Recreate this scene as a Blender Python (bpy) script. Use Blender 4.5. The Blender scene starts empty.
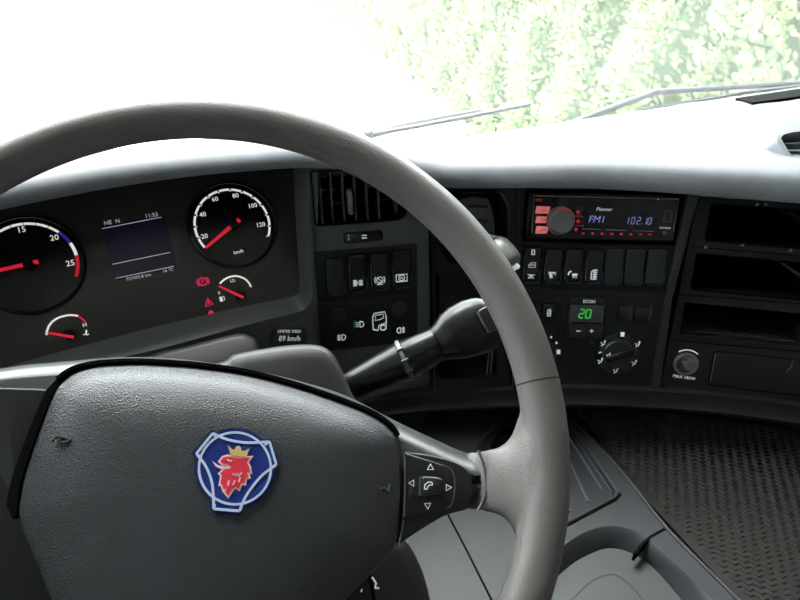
import bpy, bmesh, math, random
import numpy as np
from mathutils import Matrix, Vector
random.seed(7); RNG = np.random.default_rng(7)
SC = bpy.context.scene; COL = SC.collection
rad = math.radians

# ------------------------------------------------------------------ camera, sky, exposure
CAM = np.array([0.0, 0.0, 2.35])          # driver's eye, metres above the yard
F, PITCH = 600.0, rad(30)                 # focal length in pixels of an 800 x 600 frame
cd = bpy.data.cameras.new('camera'); co = bpy.data.objects.new('camera', cd); COL.objects.link(co)
co.location = CAM; co.rotation_euler = (rad(90) - PITCH, 0, 0)
cd.sensor_fit = 'HORIZONTAL'; cd.sensor_width = 36; cd.lens = 36 * F / 800; cd.clip_start = .01
SC.camera = co
w = bpy.data.worlds.new('sky'); SC.world = w; w.use_nodes = True
bg = w.node_tree.nodes['Background']
bg.inputs[0].default_value = (.93, .97, 1.0, 1); bg.inputs[1].default_value = 8.0
sd = bpy.data.lights.new('sun', 'SUN'); so = bpy.data.objects.new('sun', sd); COL.objects.link(so)
sd.energy = 3; sd.angle = rad(30); sd.color = (1, .97, .92)
SUN_EL, SUN_AZ = rad(70), rad(28)         # high, a little ahead of the cab
so.location = (0, 0, 9)
so.rotation_euler = Vector((math.cos(SUN_EL) * math.sin(SUN_AZ), -math.cos(SUN_EL) * math.cos(SUN_AZ), -math.sin(SUN_EL))).to_track_quat('-Z', 'Y').to_euler()
SC.view_settings.view_transform = 'Standard'; SC.view_settings.look = 'None'
SC.view_settings.gamma = 1; SC.view_settings.use_curve_mapping = False
SC.view_settings.exposure = 1.0

# ------------------------------------------------------------------ planes and pixel rays
AX_R = np.array([1., 0, 0]); AX_U = np.array([0, math.sin(PITCH), math.cos(PITCH)])
AX_W = np.array([0, math.cos(PITCH), -math.sin(PITCH)])
def ray(u, v): return AX_R * (u - 400) / F + AX_U * (300 - v) / F + AX_W
def at(u, v, t): return CAM + ray(u, v) * t
def at_z(u, v, z):
    d = ray(u, v); return CAM + d * (z / d[2])         # z relative to the eye
class Pl:
    def __init__(s, O, X, Y):
        s.O = np.array(O, float); s.X = np.array(X, float); s.Y = np.array(Y, float); s.N = np.cross(s.X, s.Y)
    @staticmethod
    def face(O, th, a):
        th, a = rad(th), rad(a); B = np.array([-math.sin(th), math.cos(th), 0])
        return Pl(O, (math.cos(th), math.sin(th), 0), math.cos(a) * np.array([0, 0, 1.]) + math.sin(a) * B)
    def depth(s, u, v, h=0):
        d = ray(u, v); return ((s.O + h * s.N - CAM) @ s.N) / (d @ s.N)
    def hit(s, u, v, h=0): return at(u, v, s.depth(u, v, h))
    def p(s, u, v, h=0):
        q = s.hit(u, v, h) - s.O; return np.array([q @ s.X, q @ s.Y])
    def pp(s, pts, h=0): return [s.p(u, v, h) for u, v in pts]
    def loc(s, P):
        q = np.asarray(P) - s.O; return np.array([q @ s.X, q @ s.Y, q @ s.N])
    def shifted(s, O): return Pl(O, s.X, s.Y)
    def matrix(s):
        m = Matrix.Identity(4)
        for i in range(3):
            m[i][0], m[i][1], m[i][2], m[i][3] = s.X[i], s.Y[i], s.N[i], s.O[i]
        return m
def flat(O): return Pl(O, (1, 0, 0), (0, 1, 0))

R = Pl.face(at(605, 218, .75), -4, 16)                 # radio stack
P = Pl.face(R.hit(513, 290), 3, 12)                    # brake lever and pocket
M = Pl.face(P.hit(430, 300), 11, 6)                    # vent and rocker switches
C = Pl.face(at(300, 305, M.depth(300, 305) + .015), 28, 36)   # instrument cluster
S = Pl.face(R.hit(690, 290), -12, 16)                  # open compartments
D = Pl.face(M.hit(312, 300), 24, 8)                    # lower cluster surround
TL = 28.0                                              # the truck's lateral axis
LAT = np.array([math.cos(rad(TL)), math.sin(rad(TL)), 0]); FWD = np.array([-math.sin(rad(TL)), math.cos(rad(TL)), 0])
UP = np.array([0, 0, 1.])
ZBASE = -.30
W = Pl.face(at_z(620, 112, ZBASE), TL, -12)            # windscreen
# steering wheel plane
_el, _az = rad(46.1), rad(12.9)
_n = np.array([math.cos(_el) * math.sin(_az), -math.cos(_el) * math.cos(_az), math.sin(_el)])
_x = np.cross(UP, _n); _x /= np.linalg.norm(_x)
H = Pl(CAM + np.array([-.1228, .2740, -.2544]), _x, np.cross(_n, _x))

# ------------------------------------------------------------------ materials
MATS = {}
def mat(name, col, rough=.5, spec=.5, emit=None, estr=0, metal=0, bump=None, var=None, coat=0, trans=0):
    """bump = (scale, strength, kind); var = (scale, amount)"""
    m = bpy.data.materials.new(name); m.use_nodes = True; MATS[name] = m
    nt = m.node_tree; b = nt.nodes['Principled BSDF']; N = nt.nodes.new; L = nt.links.new
    c4 = (*col, 1)
    b.inputs['Base Color'].default_value = c4; b.inputs['Roughness'].default_value = rough
    b.inputs['Specular IOR Level'].default_value = spec; b.inputs['Metallic'].default_value = metal
    b.inputs['Coat Weight'].default_value = coat; b.inputs['Coat Roughness'].default_value = .08
    if emit: b.inputs['Emission Color'].default_value = (*emit, 1); b.inputs['Emission Strength'].default_value = estr
    tc = N('ShaderNodeTexCoord')
    if bump:
        sc, st, kind = bump
        if kind == 'grain':
            t = N('ShaderNodeTexVoronoi'); t.inputs['Scale'].default_value = sc; out = t.outputs['Distance']
            nz = N('ShaderNodeTexNoise'); nz.inputs['Scale'].default_value = sc * .8; nz.inputs['Detail'].default_value = 3
            L(tc.outputs['Object'], nz.inputs['Vector'])
            mx = N('ShaderNodeMix'); mx.data_type = 'RGBA'; mx.inputs['Factor'].default_value = .25
            L(tc.outputs['Object'], mx.inputs[6]); L(nz.outputs['Color'], mx.inputs[7])
            L(tc.outputs['Object'], t.inputs['Vector'])
            t.inputs['Randomness'].default_value = 1
        else:
            t = N('ShaderNodeTexNoise'); t.inputs['Scale'].default_value = sc; t.inputs['Detail'].default_value = 4; out = t.outputs['Fac']
            L(tc.outputs['Object'], t.inputs['Vector'])
        bp = N('ShaderNodeBump'); bp.inputs['Strength'].default_value = st; bp.inputs['Distance'].default_value = .001
        L(out, bp.inputs['Height']); L(bp.outputs['Normal'], b.inputs['Normal'])
    if var:
        sc, am = var
        t = N('ShaderNodeTexNoise'); t.inputs['Scale'].default_value = sc; t.inputs['Detail'].default_value = 5
        L(tc.outputs['Object'], t.inputs['Vector'])
        r = N('ShaderNodeValToRGB'); L(t.outputs['Fac'], r.inputs['Fac'])
        r.color_ramp.elements[0].position = .3; r.color_ramp.elements[1].position = .7
        r.color_ramp.elements[0].color = (*[c * (1 - am) for c in col], 1)
        r.color_ramp.elements[1].color = (*[min(1, c * (1 + am)) for c in col], 1)
        L(r.outputs['Color'], b.inputs['Base Color'])
    return m
mat('pad_grey', (.130, .138, .150), .62, .35, bump=(900, .25, 'noise'), var=(60, .06))
mat('fascia', (.074, .081, .080), .40, .45, bump=(1400, .12, 'noise'), var=(40, .10))
mat('bezel', (.16, .18, .175), .30, .5, bump=(900, .06, 'noise'))
mat('panel_black', (.0090, .0094, .0104), .46, .35, bump=(1500, .08, 'noise'))
mat('gloss_black', (.006, .006, .0065), .16, .5)
mat('gloss_face', (.046, .041, .041), .22, .4)
mat('dial_face', (.006, .006, .006), .18, .45)
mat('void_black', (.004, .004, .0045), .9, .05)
mat('dark_plastic', (.018, .018, .020), .36, .5, bump=(1500, .1, 'noise'))
mat('rocker', (.010, .010, .011), .22, .5)
mat('blank_cap', (.020, .024, .026), .45, .4)
mat('vent_slat', (.05, .048, .05), .30, .6)
mat('knob_grey', (.16, .16, .155), .35, .5)
mat('lever_grey', (.11, .11, .107), .35, .5)
mat('stalk', (.008, .008, .0085), .27, .32)
mat('hub_skin', (.029, .031, .035), .36, .6, bump=(950, .42, 'grain'), var=(35, .10))
mat('spoke_skin', (.050, .053, .053), .32, .65, bump=(1100, .15, 'noise'))
mat('rim_skin', (.136, .127, .119), .33, .6, bump=(1300, .25, 'grain'), var=(28, .10))
mat('seam', (.02, .019, .018), .6, .3)
mat('switch_pad', (.010, .010, .011), .38, .45)
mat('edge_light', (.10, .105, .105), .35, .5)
mat('column_skin', (.013, .0122, .0122), .48, .4, bump=(1300, .15, 'noise'))
mat('console_grey', (.036, .038, .042), .50, .4, bump=(1400, .12, 'noise'), var=(30, .05))
mat('console_dark', (.026, .028, .032), .5, .4, bump=(1400, .1, 'noise'))
mat('console_lid', (.066, .070, .072), .55, .35, bump=(1200, .1, 'noise'))
mat('ridge', (.10, .105, .115), .4, .5)
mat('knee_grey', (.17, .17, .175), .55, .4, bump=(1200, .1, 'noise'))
mat('mat_rubber', (.016, .0155, .0135), .48, .45)
mat('mat_rib', (.029, .028, .025), .42, .5)
mat('print_white', (.75, .77, .78), .5, .3, emit=(.85, .9, .95), estr=.17)  # slight glow added, brightens unlit print such as the sticker text too
mat('dial_white', (.8, .8, .76), .5, .3, emit=(1, .98, .92), estr=.30)
mat('dial_blue', (.02, .04, .35), .5, .3, emit=(.05, .08, .6), estr=.10)
mat('dial_red', (.7, .02, .03), .5, .3, emit=(1, .02, .05), estr=.14)
mat('needle_red', (.8, .02, .04), .5, .3, emit=(1, .02, .06), estr=.20)
mat('lamp_red', (.4, .01, .03), .5, .3, emit=(1, .03, .14), estr=.26)
mat('screen_blue', (.01, .01, .022), .2, .45, emit=(.06, .05, .16), estr=.018)
mat('screen_dark', (.008, .008, .010), .2, .45)
mat('lcd_white', (.7, .72, .8), .5, .3, emit=(.85, .88, 1), estr=.14)
mat('lcd_violet', (.3, .3, .6), .5, .3, emit=(.42, .42, 1), estr=.13)
mat('led_red', (.5, .02, .04), .5, .3, emit=(1, .03, .07), estr=.11)
mat('key_red', (.7, .25, .25), .4, .4, emit=(1, .20, .20), estr=.17)
mat('led_green', (.05, .5, .08), .5, .3, emit=(.08, 1, .12), estr=.17)
mat('lamp_green', (.02, .16, .04), .5, .3, emit=(.05, .6, .1), estr=.03)
mat('lcd_grey', (.06, .06, .062), .12, .5)
mat('chrome', (.55, .55, .55), .22, .5, metal=1)
mat('silver_dull', (.25, .25, .24), .35, .5, metal=.8)
mat('bezel_silver', (.28, .25, .2), .3, .5, metal=.7)
mat('knob_metal', (.11, .11, .11), .22, .7)
mat('sticker', (.05, .052, .058), .5, .4)
mat('emblem_blue', (.012, .03, .19), .25, .5, coat=.5)
mat('emblem_navy', (.006, .012, .07), .3, .5)
mat('emblem_silver', (.50, .60, .78), .3, .5)
mat('emblem_red', (.72, .035, .06), .35, .5)
mat('emblem_pink', (.85, .60, .62), .4, .5)
mat('emblem_gold', (.62, .43, .16), .35, .5)
mat('mesh_grey', (.035, .033, .031), .4, .5)
mat('coin_metal', (.22, .21, .19), .25, .5, metal=1, var=(120, .3))
mat('wiper_black', (.012, .016, .02), .45, .4)
mat('headlining', (.30, .29, .28), .9, .2)
mat('cab_trim', (.10, .10, .105), .7, .3)
mat('floor_dark', (.02, .02, .02), .8, .2)
mat('yard', (.62, .61, .58), .9, .2, bump=(30, .3, 'noise'), var=(1.5, .08))
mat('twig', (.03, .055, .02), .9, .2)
def leaf_mat():
    m = bpy.data.materials.new('thuja'); m.use_nodes = True; MATS['thuja'] = m
    nt = m.node_tree; N = nt.nodes.new; L = nt.links.new
    nt.nodes.clear(); out = N('ShaderNodeOutputMaterial'); g = N('ShaderNodeNewGeometry'); tc = N('ShaderNodeTexCoord')
    nz = N('ShaderNodeTexNoise'); nz.inputs['Scale'].default_value = 2.6; nz.inputs['Detail'].default_value = 3
    L(tc.outputs['Object'], nz.inputs['Vector'])
    ad = N('ShaderNodeMath'); ad.operation = 'ADD'; mu = N('ShaderNodeMath'); mu.operation = 'MULTIPLY'; mu.inputs[1].default_value = .5
    L(g.outputs['Random Per Island'], mu.inputs[0]); L(mu.outputs[0], ad.inputs[0]); L(nz.outputs['Fac'], ad.inputs[1])
    r = N('ShaderNodeValToRGB'); L(ad.outputs[0], r.inputs['Fac'])
    r.color_ramp.elements[0].position = .35; r.color_ramp.elements[0].color = (.050, .115, .040, 1)
    r.color_ramp.elements[1].position = 1.0; r.color_ramp.elements[1].color = (.36, .44, .22, 1)
    d = N('ShaderNodeBsdfDiffuse'); t = N('ShaderNodeBsdfTranslucent'); mx = N('ShaderNodeMixShader'); mx.inputs[0].default_value = .4
    L(r.outputs['Color'], d.inputs['Color']); L(r.outputs['Color'], t.inputs['Color'])
    L(d.outputs[0], mx.inputs[1]); L(t.outputs[0], mx.inputs[2]); L(mx.outputs[0], out.inputs[0])
leaf_mat()
def glass_mat(name, haze, tint):
    m = bpy.data.materials.new(name); m.use_nodes = True; MATS[name] = m
    nt = m.node_tree; nt.nodes.clear(); N = nt.nodes.new; L = nt.links.new
    out = N('ShaderNodeOutputMaterial'); tr = N('ShaderNodeBsdfTransparent'); gl = N('ShaderNodeBsdfGlossy'); ts = N('ShaderNodeBsdfTranslucent')
    tr.inputs[0].default_value = (*tint, 1); gl.inputs['Roughness'].default_value = .02; ts.inputs[0].default_value = (1, 1, 1, 1)
    lw = N('ShaderNodeLayerWeight'); lw.inputs['Blend'].default_value = .5
    pw = N('ShaderNodeMath'); pw.operation = 'POWER'; pw.inputs[1].default_value = 4; L(lw.outputs['Facing'], pw.inputs[0])
    fr = N('ShaderNodeMath'); fr.operation = 'MULTIPLY_ADD'; fr.inputs[1].default_value = .5; fr.inputs[2].default_value = .02; L(pw.outputs[0], fr.inputs[0])
    m1 = N('ShaderNodeMixShader'); m2 = N('ShaderNodeMixShader'); m2.inputs[0].default_value = haze
    L(fr.outputs[0], m1.inputs[0]); L(tr.outputs[0], m1.inputs[1]); L(gl.outputs[0], m1.inputs[2])
    L(m1.outputs[0], m2.inputs[1]); L(ts.outputs[0], m2.inputs[2]); L(m2.outputs[0], out.inputs[0])
glass_mat('windscreen_glass', .018, (.97, .99, .98)); glass_mat('door_glass', .0, (.20, .21, .205))  # door panes darkened to cut fill light from the unseen side windows

# ------------------------------------------------------------------ object helpers
def tag(o, label, cat=None, group=None, kind=None):
    if label: o['label'] = label
    if cat: o['category'] = cat
    if group: o['group'] = group
    if kind: o['kind'] = kind
    return o
def thing(name, label, cat, pl, group=None):
    o = bpy.data.objects.new(name, None); COL.objects.link(o); o.empty_display_size = .02
    o.matrix_world = pl.matrix(); return tag(o, label, cat, group)
class MB:
    def __init__(s): s.v = []; s.f = []
    def add(s, vs, fs):
        b = len(s.v); s.v += [tuple(map(float, x)) for x in vs]; s.f += [tuple(i + b for i in f) for f in fs]; return s
    def build(s, name, m, parent=None, angle=35, pl=None, label=None):
        me = bpy.data.meshes.new(name); me.from_pydata(s.v, [], s.f); me.validate()
        bm = bmesh.new(); bm.from_mesh(me); bmesh.ops.recalc_face_normals(bm, faces=bm.faces); bm.to_mesh(me); bm.free()
        me.materials.append(MATS[m]); o = bpy.data.objects.new(name, me); COL.objects.link(o)
        if angle:
            me.shade_smooth(); me.set_sharp_from_angle(angle=rad(angle))
        if parent: o.parent = parent
        if pl is not None: o.matrix_world = pl.matrix()
        if label: o['label'] = label
        return o
    # shapes --------------------------------------------------
    def box(s, x0, y0, z0, x1, y1, z1):
        return s.add([(x, y, z) for z in (z0, z1) for y in (y0, y1) for x in (x0, x1)],
                     [(0, 2, 3, 1), (4, 5, 7, 6), (0, 1, 5, 4), (2, 6, 7, 3), (0, 4, 6, 2), (1, 3, 7, 5)])
    def rings(s, rings, close=True, cap0=True, cap1=True):
        n = len(rings[0]); vs = [p for r in rings for p in r]; fs = []
        for k in range(len(rings) - 1):
            for i in range(n if close else n - 1):
                j = (i + 1) % n; fs.append((k * n + i, k * n + j, (k + 1) * n + j, (k + 1) * n + i))
        if cap0: fs.append(tuple(range(n))[::-1])
        if cap1: fs.append(tuple((len(rings) - 1) * n + i for i in range(n)))
        return s.add(vs, fs)
    def prism(s, poly, z0, z1, bev=0, n=3):
        rs = [[(x, y, z0) for x, y in poly]]
        if bev:
            for k in range(n + 1):
                a = k / n * math.pi / 2
                q = inset(poly, bev * (1 - math.cos(a))); rs.append([(x, y, z1 - bev + bev * math.sin(a)) for x, y in q])
        else: rs.append([(x, y, z1) for x, y in poly])
        return s.rings(rs)
    def tube(s, path, r, n=8, ends=True):
        path = [np.asarray(p, float) for p in path]; rs = []
        rr = r if hasattr(r, '__len__') else [r] * len(path); up = None
        for i, p in enumerate(path):
            t = path[min(i + 1, len(path) - 1)] - path[max(i - 1, 0)]; t /= np.linalg.norm(t)
            if up is None: up = np.array([0, 0, 1.]) if abs(t[2]) < .9 else np.array([1., 0, 0])
            a = np.cross(t, up); a /= np.linalg.norm(a); b = np.cross(a, t); up = b
            rs.append([p + rr[i] * (math.cos(k / n * 2 * math.pi) * a + math.sin(k / n * 2 * math.pi) * b) for k in range(n)])
        return s.rings(rs, cap0=ends, cap1=ends)
    def lathe(s, cx, cy, prof, n=48, cap0=True, cap1=True):
        return s.rings([[(cx + r * math.cos(k / n * 2 * math.pi), cy + r * math.sin(k / n * 2 * math.pi), z) for k in range(n)] for r, z in prof], cap0=cap0, cap1=cap1)
    def arc(s, cx, cy, r0, r1, a0, a1, z0, z1, n=24):
        rs = []
        for k in range(n + 1):
            a = a0 + (a1 - a0) * k / n; c, q = math.cos(a), math.sin(a)
            rs.append([(cx + r0 * c, cy + r0 * q, z0), (cx + r1 * c, cy + r1 * q, z0), (cx + r1 * c, cy + r1 * q, z1), (cx + r0 * c, cy + r0 * q, z1)])
        return s.rings(rs)
    def stroke(s, pts, wd, z0, z1, closed=False):
        pts = [np.asarray(p, float)[:2] for p in pts]; n = len(pts); A, B = [], []
        for i in range(n):
            a = pts[(i - 1) % n] if (closed or i > 0) else pts[i]; b = pts[(i + 1) % n] if (closed or i < n - 1) else pts[i]
            t = b - a; t = t / (np.linalg.norm(t) + 1e-12); q = np.array([-t[1], t[0]]) * wd / 2
            A.append(pts[i] + q); B.append(pts[i] - q)
        rs = [[(*A[i], z0), (*B[i], z0), (*B[i], z1), (*A[i], z1)] for i in range(n)]
        if closed: rs.append(rs[0]); return s.rings(rs, cap0=False, cap1=False)
        return s.rings(rs)
    def text(s, string, x, y, size, z, rot=0, shear=0, thick=.0002, align='CENTER', sx=1):
        cu = bpy.data.curves.new('t', 'FONT'); cu.body = string; cu.size = size; cu.align_x = align; cu.align_y = 'CENTER'
        cu.extrude = thick; cu.resolution_u = 2; cu.shear = shear
        ob = bpy.data.objects.new('t', cu); COL.objects.link(ob); dg = bpy.context.evaluated_depsgraph_get()
        me = bpy.data.meshes.new_from_object(ob.evaluated_get(dg)); c, q = math.cos(rot), math.sin(rot)
        s.add([(x + (v.co.x * sx) * c - v.co.y * q, y + (v.co.x * sx) * q + v.co.y * c, z + v.co.z) for v in me.vertices], [tuple(p.vertices) for p in me.polygons])
        bpy.data.objects.remove(ob); bpy.data.curves.remove(cu); bpy.data.meshes.remove(me); return s
    def plate(s, outer, holes, z, depth):
        """flat plate at z with holes; walls go down by depth"""
        bm = bmesh.new(); loops = []
        for lp in [outer] + holes:
            vs = [bm.verts.new((x, y, z)) for x, y in lp]; loops.append(vs)
            for i in range(len(vs)): bm.edges.new((vs[i], vs[(i + 1) % len(vs)]))
        bmesh.ops.triangle_fill(bm, use_beauty=True, use_dissolve=False, edges=bm.edges[:])
        for vs in loops:
            lo = [bm.verts.new((v.co.x, v.co.y, z - depth)) for v in vs]
            for i in range(len(vs)):
                j = (i + 1) % len(vs); bm.faces.new((vs[i], vs[j], lo[j], lo[i]))
        bm.verts.index_update()
        s.add([v.co[:] for v in bm.verts], [tuple(v.index for v in f.verts) for f in bm.faces]); bm.free(); return s
def area2(p): return sum(p[i][0] * p[(i + 1) % len(p)][1] - p[(i + 1) % len(p)][0] * p[i][1] for i in range(len(p)))
def inset(poly, d):
    if d == 0: return [tuple(p) for p in poly]
    sg = 1 if area2(poly) > 0 else -1; n = len(poly); out = []
    for i in range(n):
        a, b, c = (np.asarray(poly[k % n], float) for k in (i - 1, i, i + 1))
        e1 = b - a; e2 = c - b; e1 /= np.linalg.norm(e1) + 1e-12; e2 /= np.linalg.norm(e2) + 1e-12
        n1 = sg * np.array([-e1[1], e1[0]]); n2 = sg * np.array([-e2[1], e2[0]])
        m = n1 + n2; k = max(.35, 1 + n1 @ n2); out.append(tuple(b + d * m / k))
    return out
def rnd(poly, r, n=5):
    """round the corners of a polygon"""
    out = []; m = len(poly); rr = r if hasattr(r, '__len__') else [r] * m
    for i in range(m):
        a, b, c = (np.asarray(poly[k % m], float) for k in (i - 1, i, i + 1))
        d1 = a - b; d2 = c - b; l1, l2 = np.linalg.norm(d1), np.linalg.norm(d2)
        q = min(rr[i], l1 * .49, l2 * .49)
        if q <= 0: out.append(tuple(b)); continue
        p0 = b + d1 / l1 * q; p1 = b + d2 / l2 * q
        for k in range(n + 1):
            t = k / n; out.append(tuple((1 - t) ** 2 * p0 + 2 * t * (1 - t) * b + t * t * p1))
    return out
def rrect(x0, y0, x1, y1, r, n=5): return rnd([(x0, y0), (x1, y0), (x1, y1), (x0, y1)], r, n)
def spline(pts, n=8, closed=False):
    pts = [np.asarray(p, float) for p in pts]; m = len(pts); out = []
    for i in range(m if closed else m - 1):
        if closed: p0, p1, p2, p3 = (pts[(i + k) % m] for k in (-1, 0, 1, 2))
        else: p0, p1, p2, p3 = pts[max(i - 1, 0)], pts[i], pts[i + 1], pts[min(i + 2, m - 1)]
        for k in range(n):
            t = k / n
            out.append(.5 * (2 * p1 + (p2 - p0) * t + (2 * p0 - 5 * p1 + 4 * p2 - p3) * t * t + (3 * p1 - p0 - 3 * p2 + p3) * t ** 3))
    if not closed: out.append(pts[-1])
    return out
def prect(pl, u0, v0, u1, v1, O=None):
    """the in-plane rectangle spanned by a pixel box, measured at its mid lines"""
    um, vm = (u0 + u1) / 2, (v0 + v1) / 2
    return pl.p(u0, vm)[0], pl.p(um, v1)[1], pl.p(u1, vm)[0], pl.p(um, v0)[1]
SEG = {'0': 'abcdef', '1': 'bc', '2': 'abged', '3': 'abgcd', '4': 'fgbc', '5': 'afgcd', '6': 'afgedc', '7': 'abc', '8': 'abcdefg', '9': 'abcdfg', 'F': 'aefg'}
def seg7(mb, ch, x, y, wd, hg, th, z, shear=.12):
    P7 = {'a': ((0, 1), (1, 1)), 'b': ((1, 1), (1, .5)), 'c': ((1, .5), (1, 0)), 'd': ((0, 0), (1, 0)), 'e': ((0, .5), (0, 0)), 'f': ((0, 1), (0, .5)), 'g': ((0, .5), (1, .5))}
    for k in SEG[ch]:
        a, b = (np.array([x + q[0] * wd + (q[1] - .5) * hg * shear, y + (q[1] - .5) * hg]) for q in P7[k])
        d = (b - a); a = a + d * .07; b = b - d * .07; mb.stroke([a, b], th, z, z + .0003)
def curve_poly(cx, cy, r, a0, a1, n=16): return [(cx + r * math.cos(a0 + (a1 - a0) * k / n), cy + r * math.sin(a0 + (a1 - a0) * k / n)) for k in range(n + 1)]
TAU = 2 * math.pi

# ================================================================== SETTING
def quad_wall(name, pts, m, th, inward, kind='structure', holes=None):
    """a wall slab given by four corners in truck space"""
    pts = [np.asarray(p) for p in pts]; X = pts[1] - pts[0]; X /= np.linalg.norm(X)
    Y = pts[3] - pts[0]; Y -= X * (Y @ X); Y /= np.linalg.norm(Y); pl = Pl(pts[0], X, Y)
    poly = [pl.loc(p)[:2] for p in pts]; hp = [[pl.loc(p)[:2] for p in h] for h in (holes or [])]
    mb = MB().plate(poly, hp, 0, th if pl.N @ inward > 0 else -th)
    o = mb.build(name, m, None, 0, pl); tag(o, None, kind=kind); return o
def tk(l, f, z): return CAM + LAT * l + FWD * f + UP * z
def build_shell():
    f0 = (W.O - CAM) @ FWD
    ZF, ZT, LW, RW, BK = -1.20, .72, -.62, 1.80, -1.05
    top_f = f0 - math.tan(rad(12)) * (ZT - ZBASE)
    quad_wall('floor', [tk(LW, BK, ZF), tk(RW, BK, ZF), tk(RW, f0 + .05, ZF), tk(LW, f0 + .05, ZF)], 'floor_dark', .04, UP)
    quad_wall('ceiling', [tk(LW, BK, ZT), tk(RW, BK, ZT), tk(RW, top_f, ZT), tk(LW, top_f, ZT)], 'headlining', .04, -UP)
    quad_wall('wall_back', [tk(LW, BK, ZF), tk(RW, BK, ZF), tk(RW, BK, ZT), tk(LW, BK, ZT)], 'cab_trim', .04, FWD)
    for nm, l, inn in (('wall_left', LW, LAT), ('wall_right', RW, -LAT)):
        quad_wall(nm, [tk(l, BK, ZF), tk(l, f0 + .02, ZF), tk(l, top_f + .06, ZT), tk(l, BK, ZT)], 'cab_trim', .05, inn,
                  holes=[[tk(l, -.35, -.46), tk(l, f0 - .22, -.46), tk(l, top_f - .10, .52), tk(l, -.35, .52)]])
        n = 2 if l < 0 else 3
        pl = Pl(tk(l, -.40, -.50), FWD, UP)
        o = MB().box(0, 0, -.003, f0 + .26, 1.08, .003).build(f'window_{n}', 'door_glass', None, 0, pl); tag(o, None, kind='structure')
    quad_wall('wall_front', [tk(LW, f0 + .03, ZF), tk(RW, f0 + .03, ZF), tk(RW, f0 + .03, ZBASE - .03), tk(LW, f0 + .03, ZBASE - .03)], 'floor_dark', .03, -FWD)
    # windscreen
    x0 = W.loc(tk(LW, f0, ZBASE))[0]; x1 = W.loc(tk(RW, f0, ZBASE))[0]; yt = (ZT - ZBASE) / math.cos(rad(12))
    o = MB().box(x0, -.02, -.004, x1, yt, 0).build('window_1', 'windscreen_glass', None, 0, W); tag(o, None, kind='structure')
    # yard outside
    o = MB().box(-60, -30, -.3, 60, 90, 0).build('ground', 'yard', None, 0, flat((0, 0, 0))); tag(o, None, kind='structure')
build_shell()

# ================================================================== HEDGE
def build_hedge():
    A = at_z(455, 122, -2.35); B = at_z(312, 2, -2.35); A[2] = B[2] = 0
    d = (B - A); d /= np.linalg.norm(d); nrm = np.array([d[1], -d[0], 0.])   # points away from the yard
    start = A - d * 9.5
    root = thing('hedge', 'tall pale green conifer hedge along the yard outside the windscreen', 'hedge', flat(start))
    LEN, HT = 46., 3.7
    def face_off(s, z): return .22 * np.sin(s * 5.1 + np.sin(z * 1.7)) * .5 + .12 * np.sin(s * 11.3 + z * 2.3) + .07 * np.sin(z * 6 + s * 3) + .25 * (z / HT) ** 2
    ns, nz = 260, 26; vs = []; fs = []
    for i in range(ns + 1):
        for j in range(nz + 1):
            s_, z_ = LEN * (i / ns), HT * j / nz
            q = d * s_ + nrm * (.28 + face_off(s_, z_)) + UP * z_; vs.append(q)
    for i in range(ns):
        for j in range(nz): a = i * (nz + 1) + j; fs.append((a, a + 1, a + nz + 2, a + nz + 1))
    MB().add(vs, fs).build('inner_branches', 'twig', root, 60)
    # flat feathery sprays
    NS = 120000
    u = RNG.random(NS); s = LEN * u ** 2.0; z = HT * RNG.random(NS) ** .9
    size = (.030 + .045 * RNG.random(NS)) * (1 + s / 22)
    off = .02 + .30 * RNG.random(NS) ** 1.5
    base = d[None] * s[:, None] + nrm[None] * (off + face_off(s, z))[:, None] + UP[None] * z[:, None]
    dirv = -nrm[None] * (.25 + .75 * RNG.random(NS))[:, None] + d[None] * RNG.normal(0, .55, NS)[:, None] + UP[None] * (.55 + RNG.normal(0, .45, NS))[:, None]
    dirv /= np.linalg.norm(dirv, axis=1)[:, None]
    side = np.cross(dirv, RNG.normal(size=(NS, 3))); side /= np.linalg.norm(side, axis=1)[:, None]
    L_, wd = size[:, None], (size * .24)[:, None]
    p0 = base; p1 = base + dirv * L_ * .45 + side * wd; p2 = base + dirv * L_; p3 = base + dirv * L_ * .45 - side * wd
    p4 = base + dirv * L_ * .75 + side * wd * 1.3; p5 = base + dirv * L_ * .75 - side * wd * 1.3
    V = np.stack([p0, p1, p4, p2, p5, p3], 1).reshape(-1, 3)
    me = bpy.data.meshes.new('foliage'); idx = np.arange(NS) * 6
    fcs = np.concatenate([np.stack([idx, idx + 1, idx + 3], 1), np.stack([idx + 1, idx + 2, idx + 3], 1), np.stack([idx, idx + 3, idx + 5], 1), np.stack([idx + 5, idx + 3, idx + 4], 1)])
    me.vertices.add(len(V)); me.vertices.foreach_set('co', V.ravel()); me.loops.add(fcs.size); me.loops.foreach_set('vertex_index', fcs.ravel().astype(np.int32))
    me.polygons.add(len(fcs)); me.polygons.foreach_set('loop_start', np.arange(0, fcs.size, 3, dtype=np.int32)); me.update(); me.validate()
    me.materials.append(MATS['thuja']); o = bpy.data.objects.new('foliage', me); COL.objects.link(o); o.parent = root; o['kind'] = 'stuff'
build_hedge()

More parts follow.
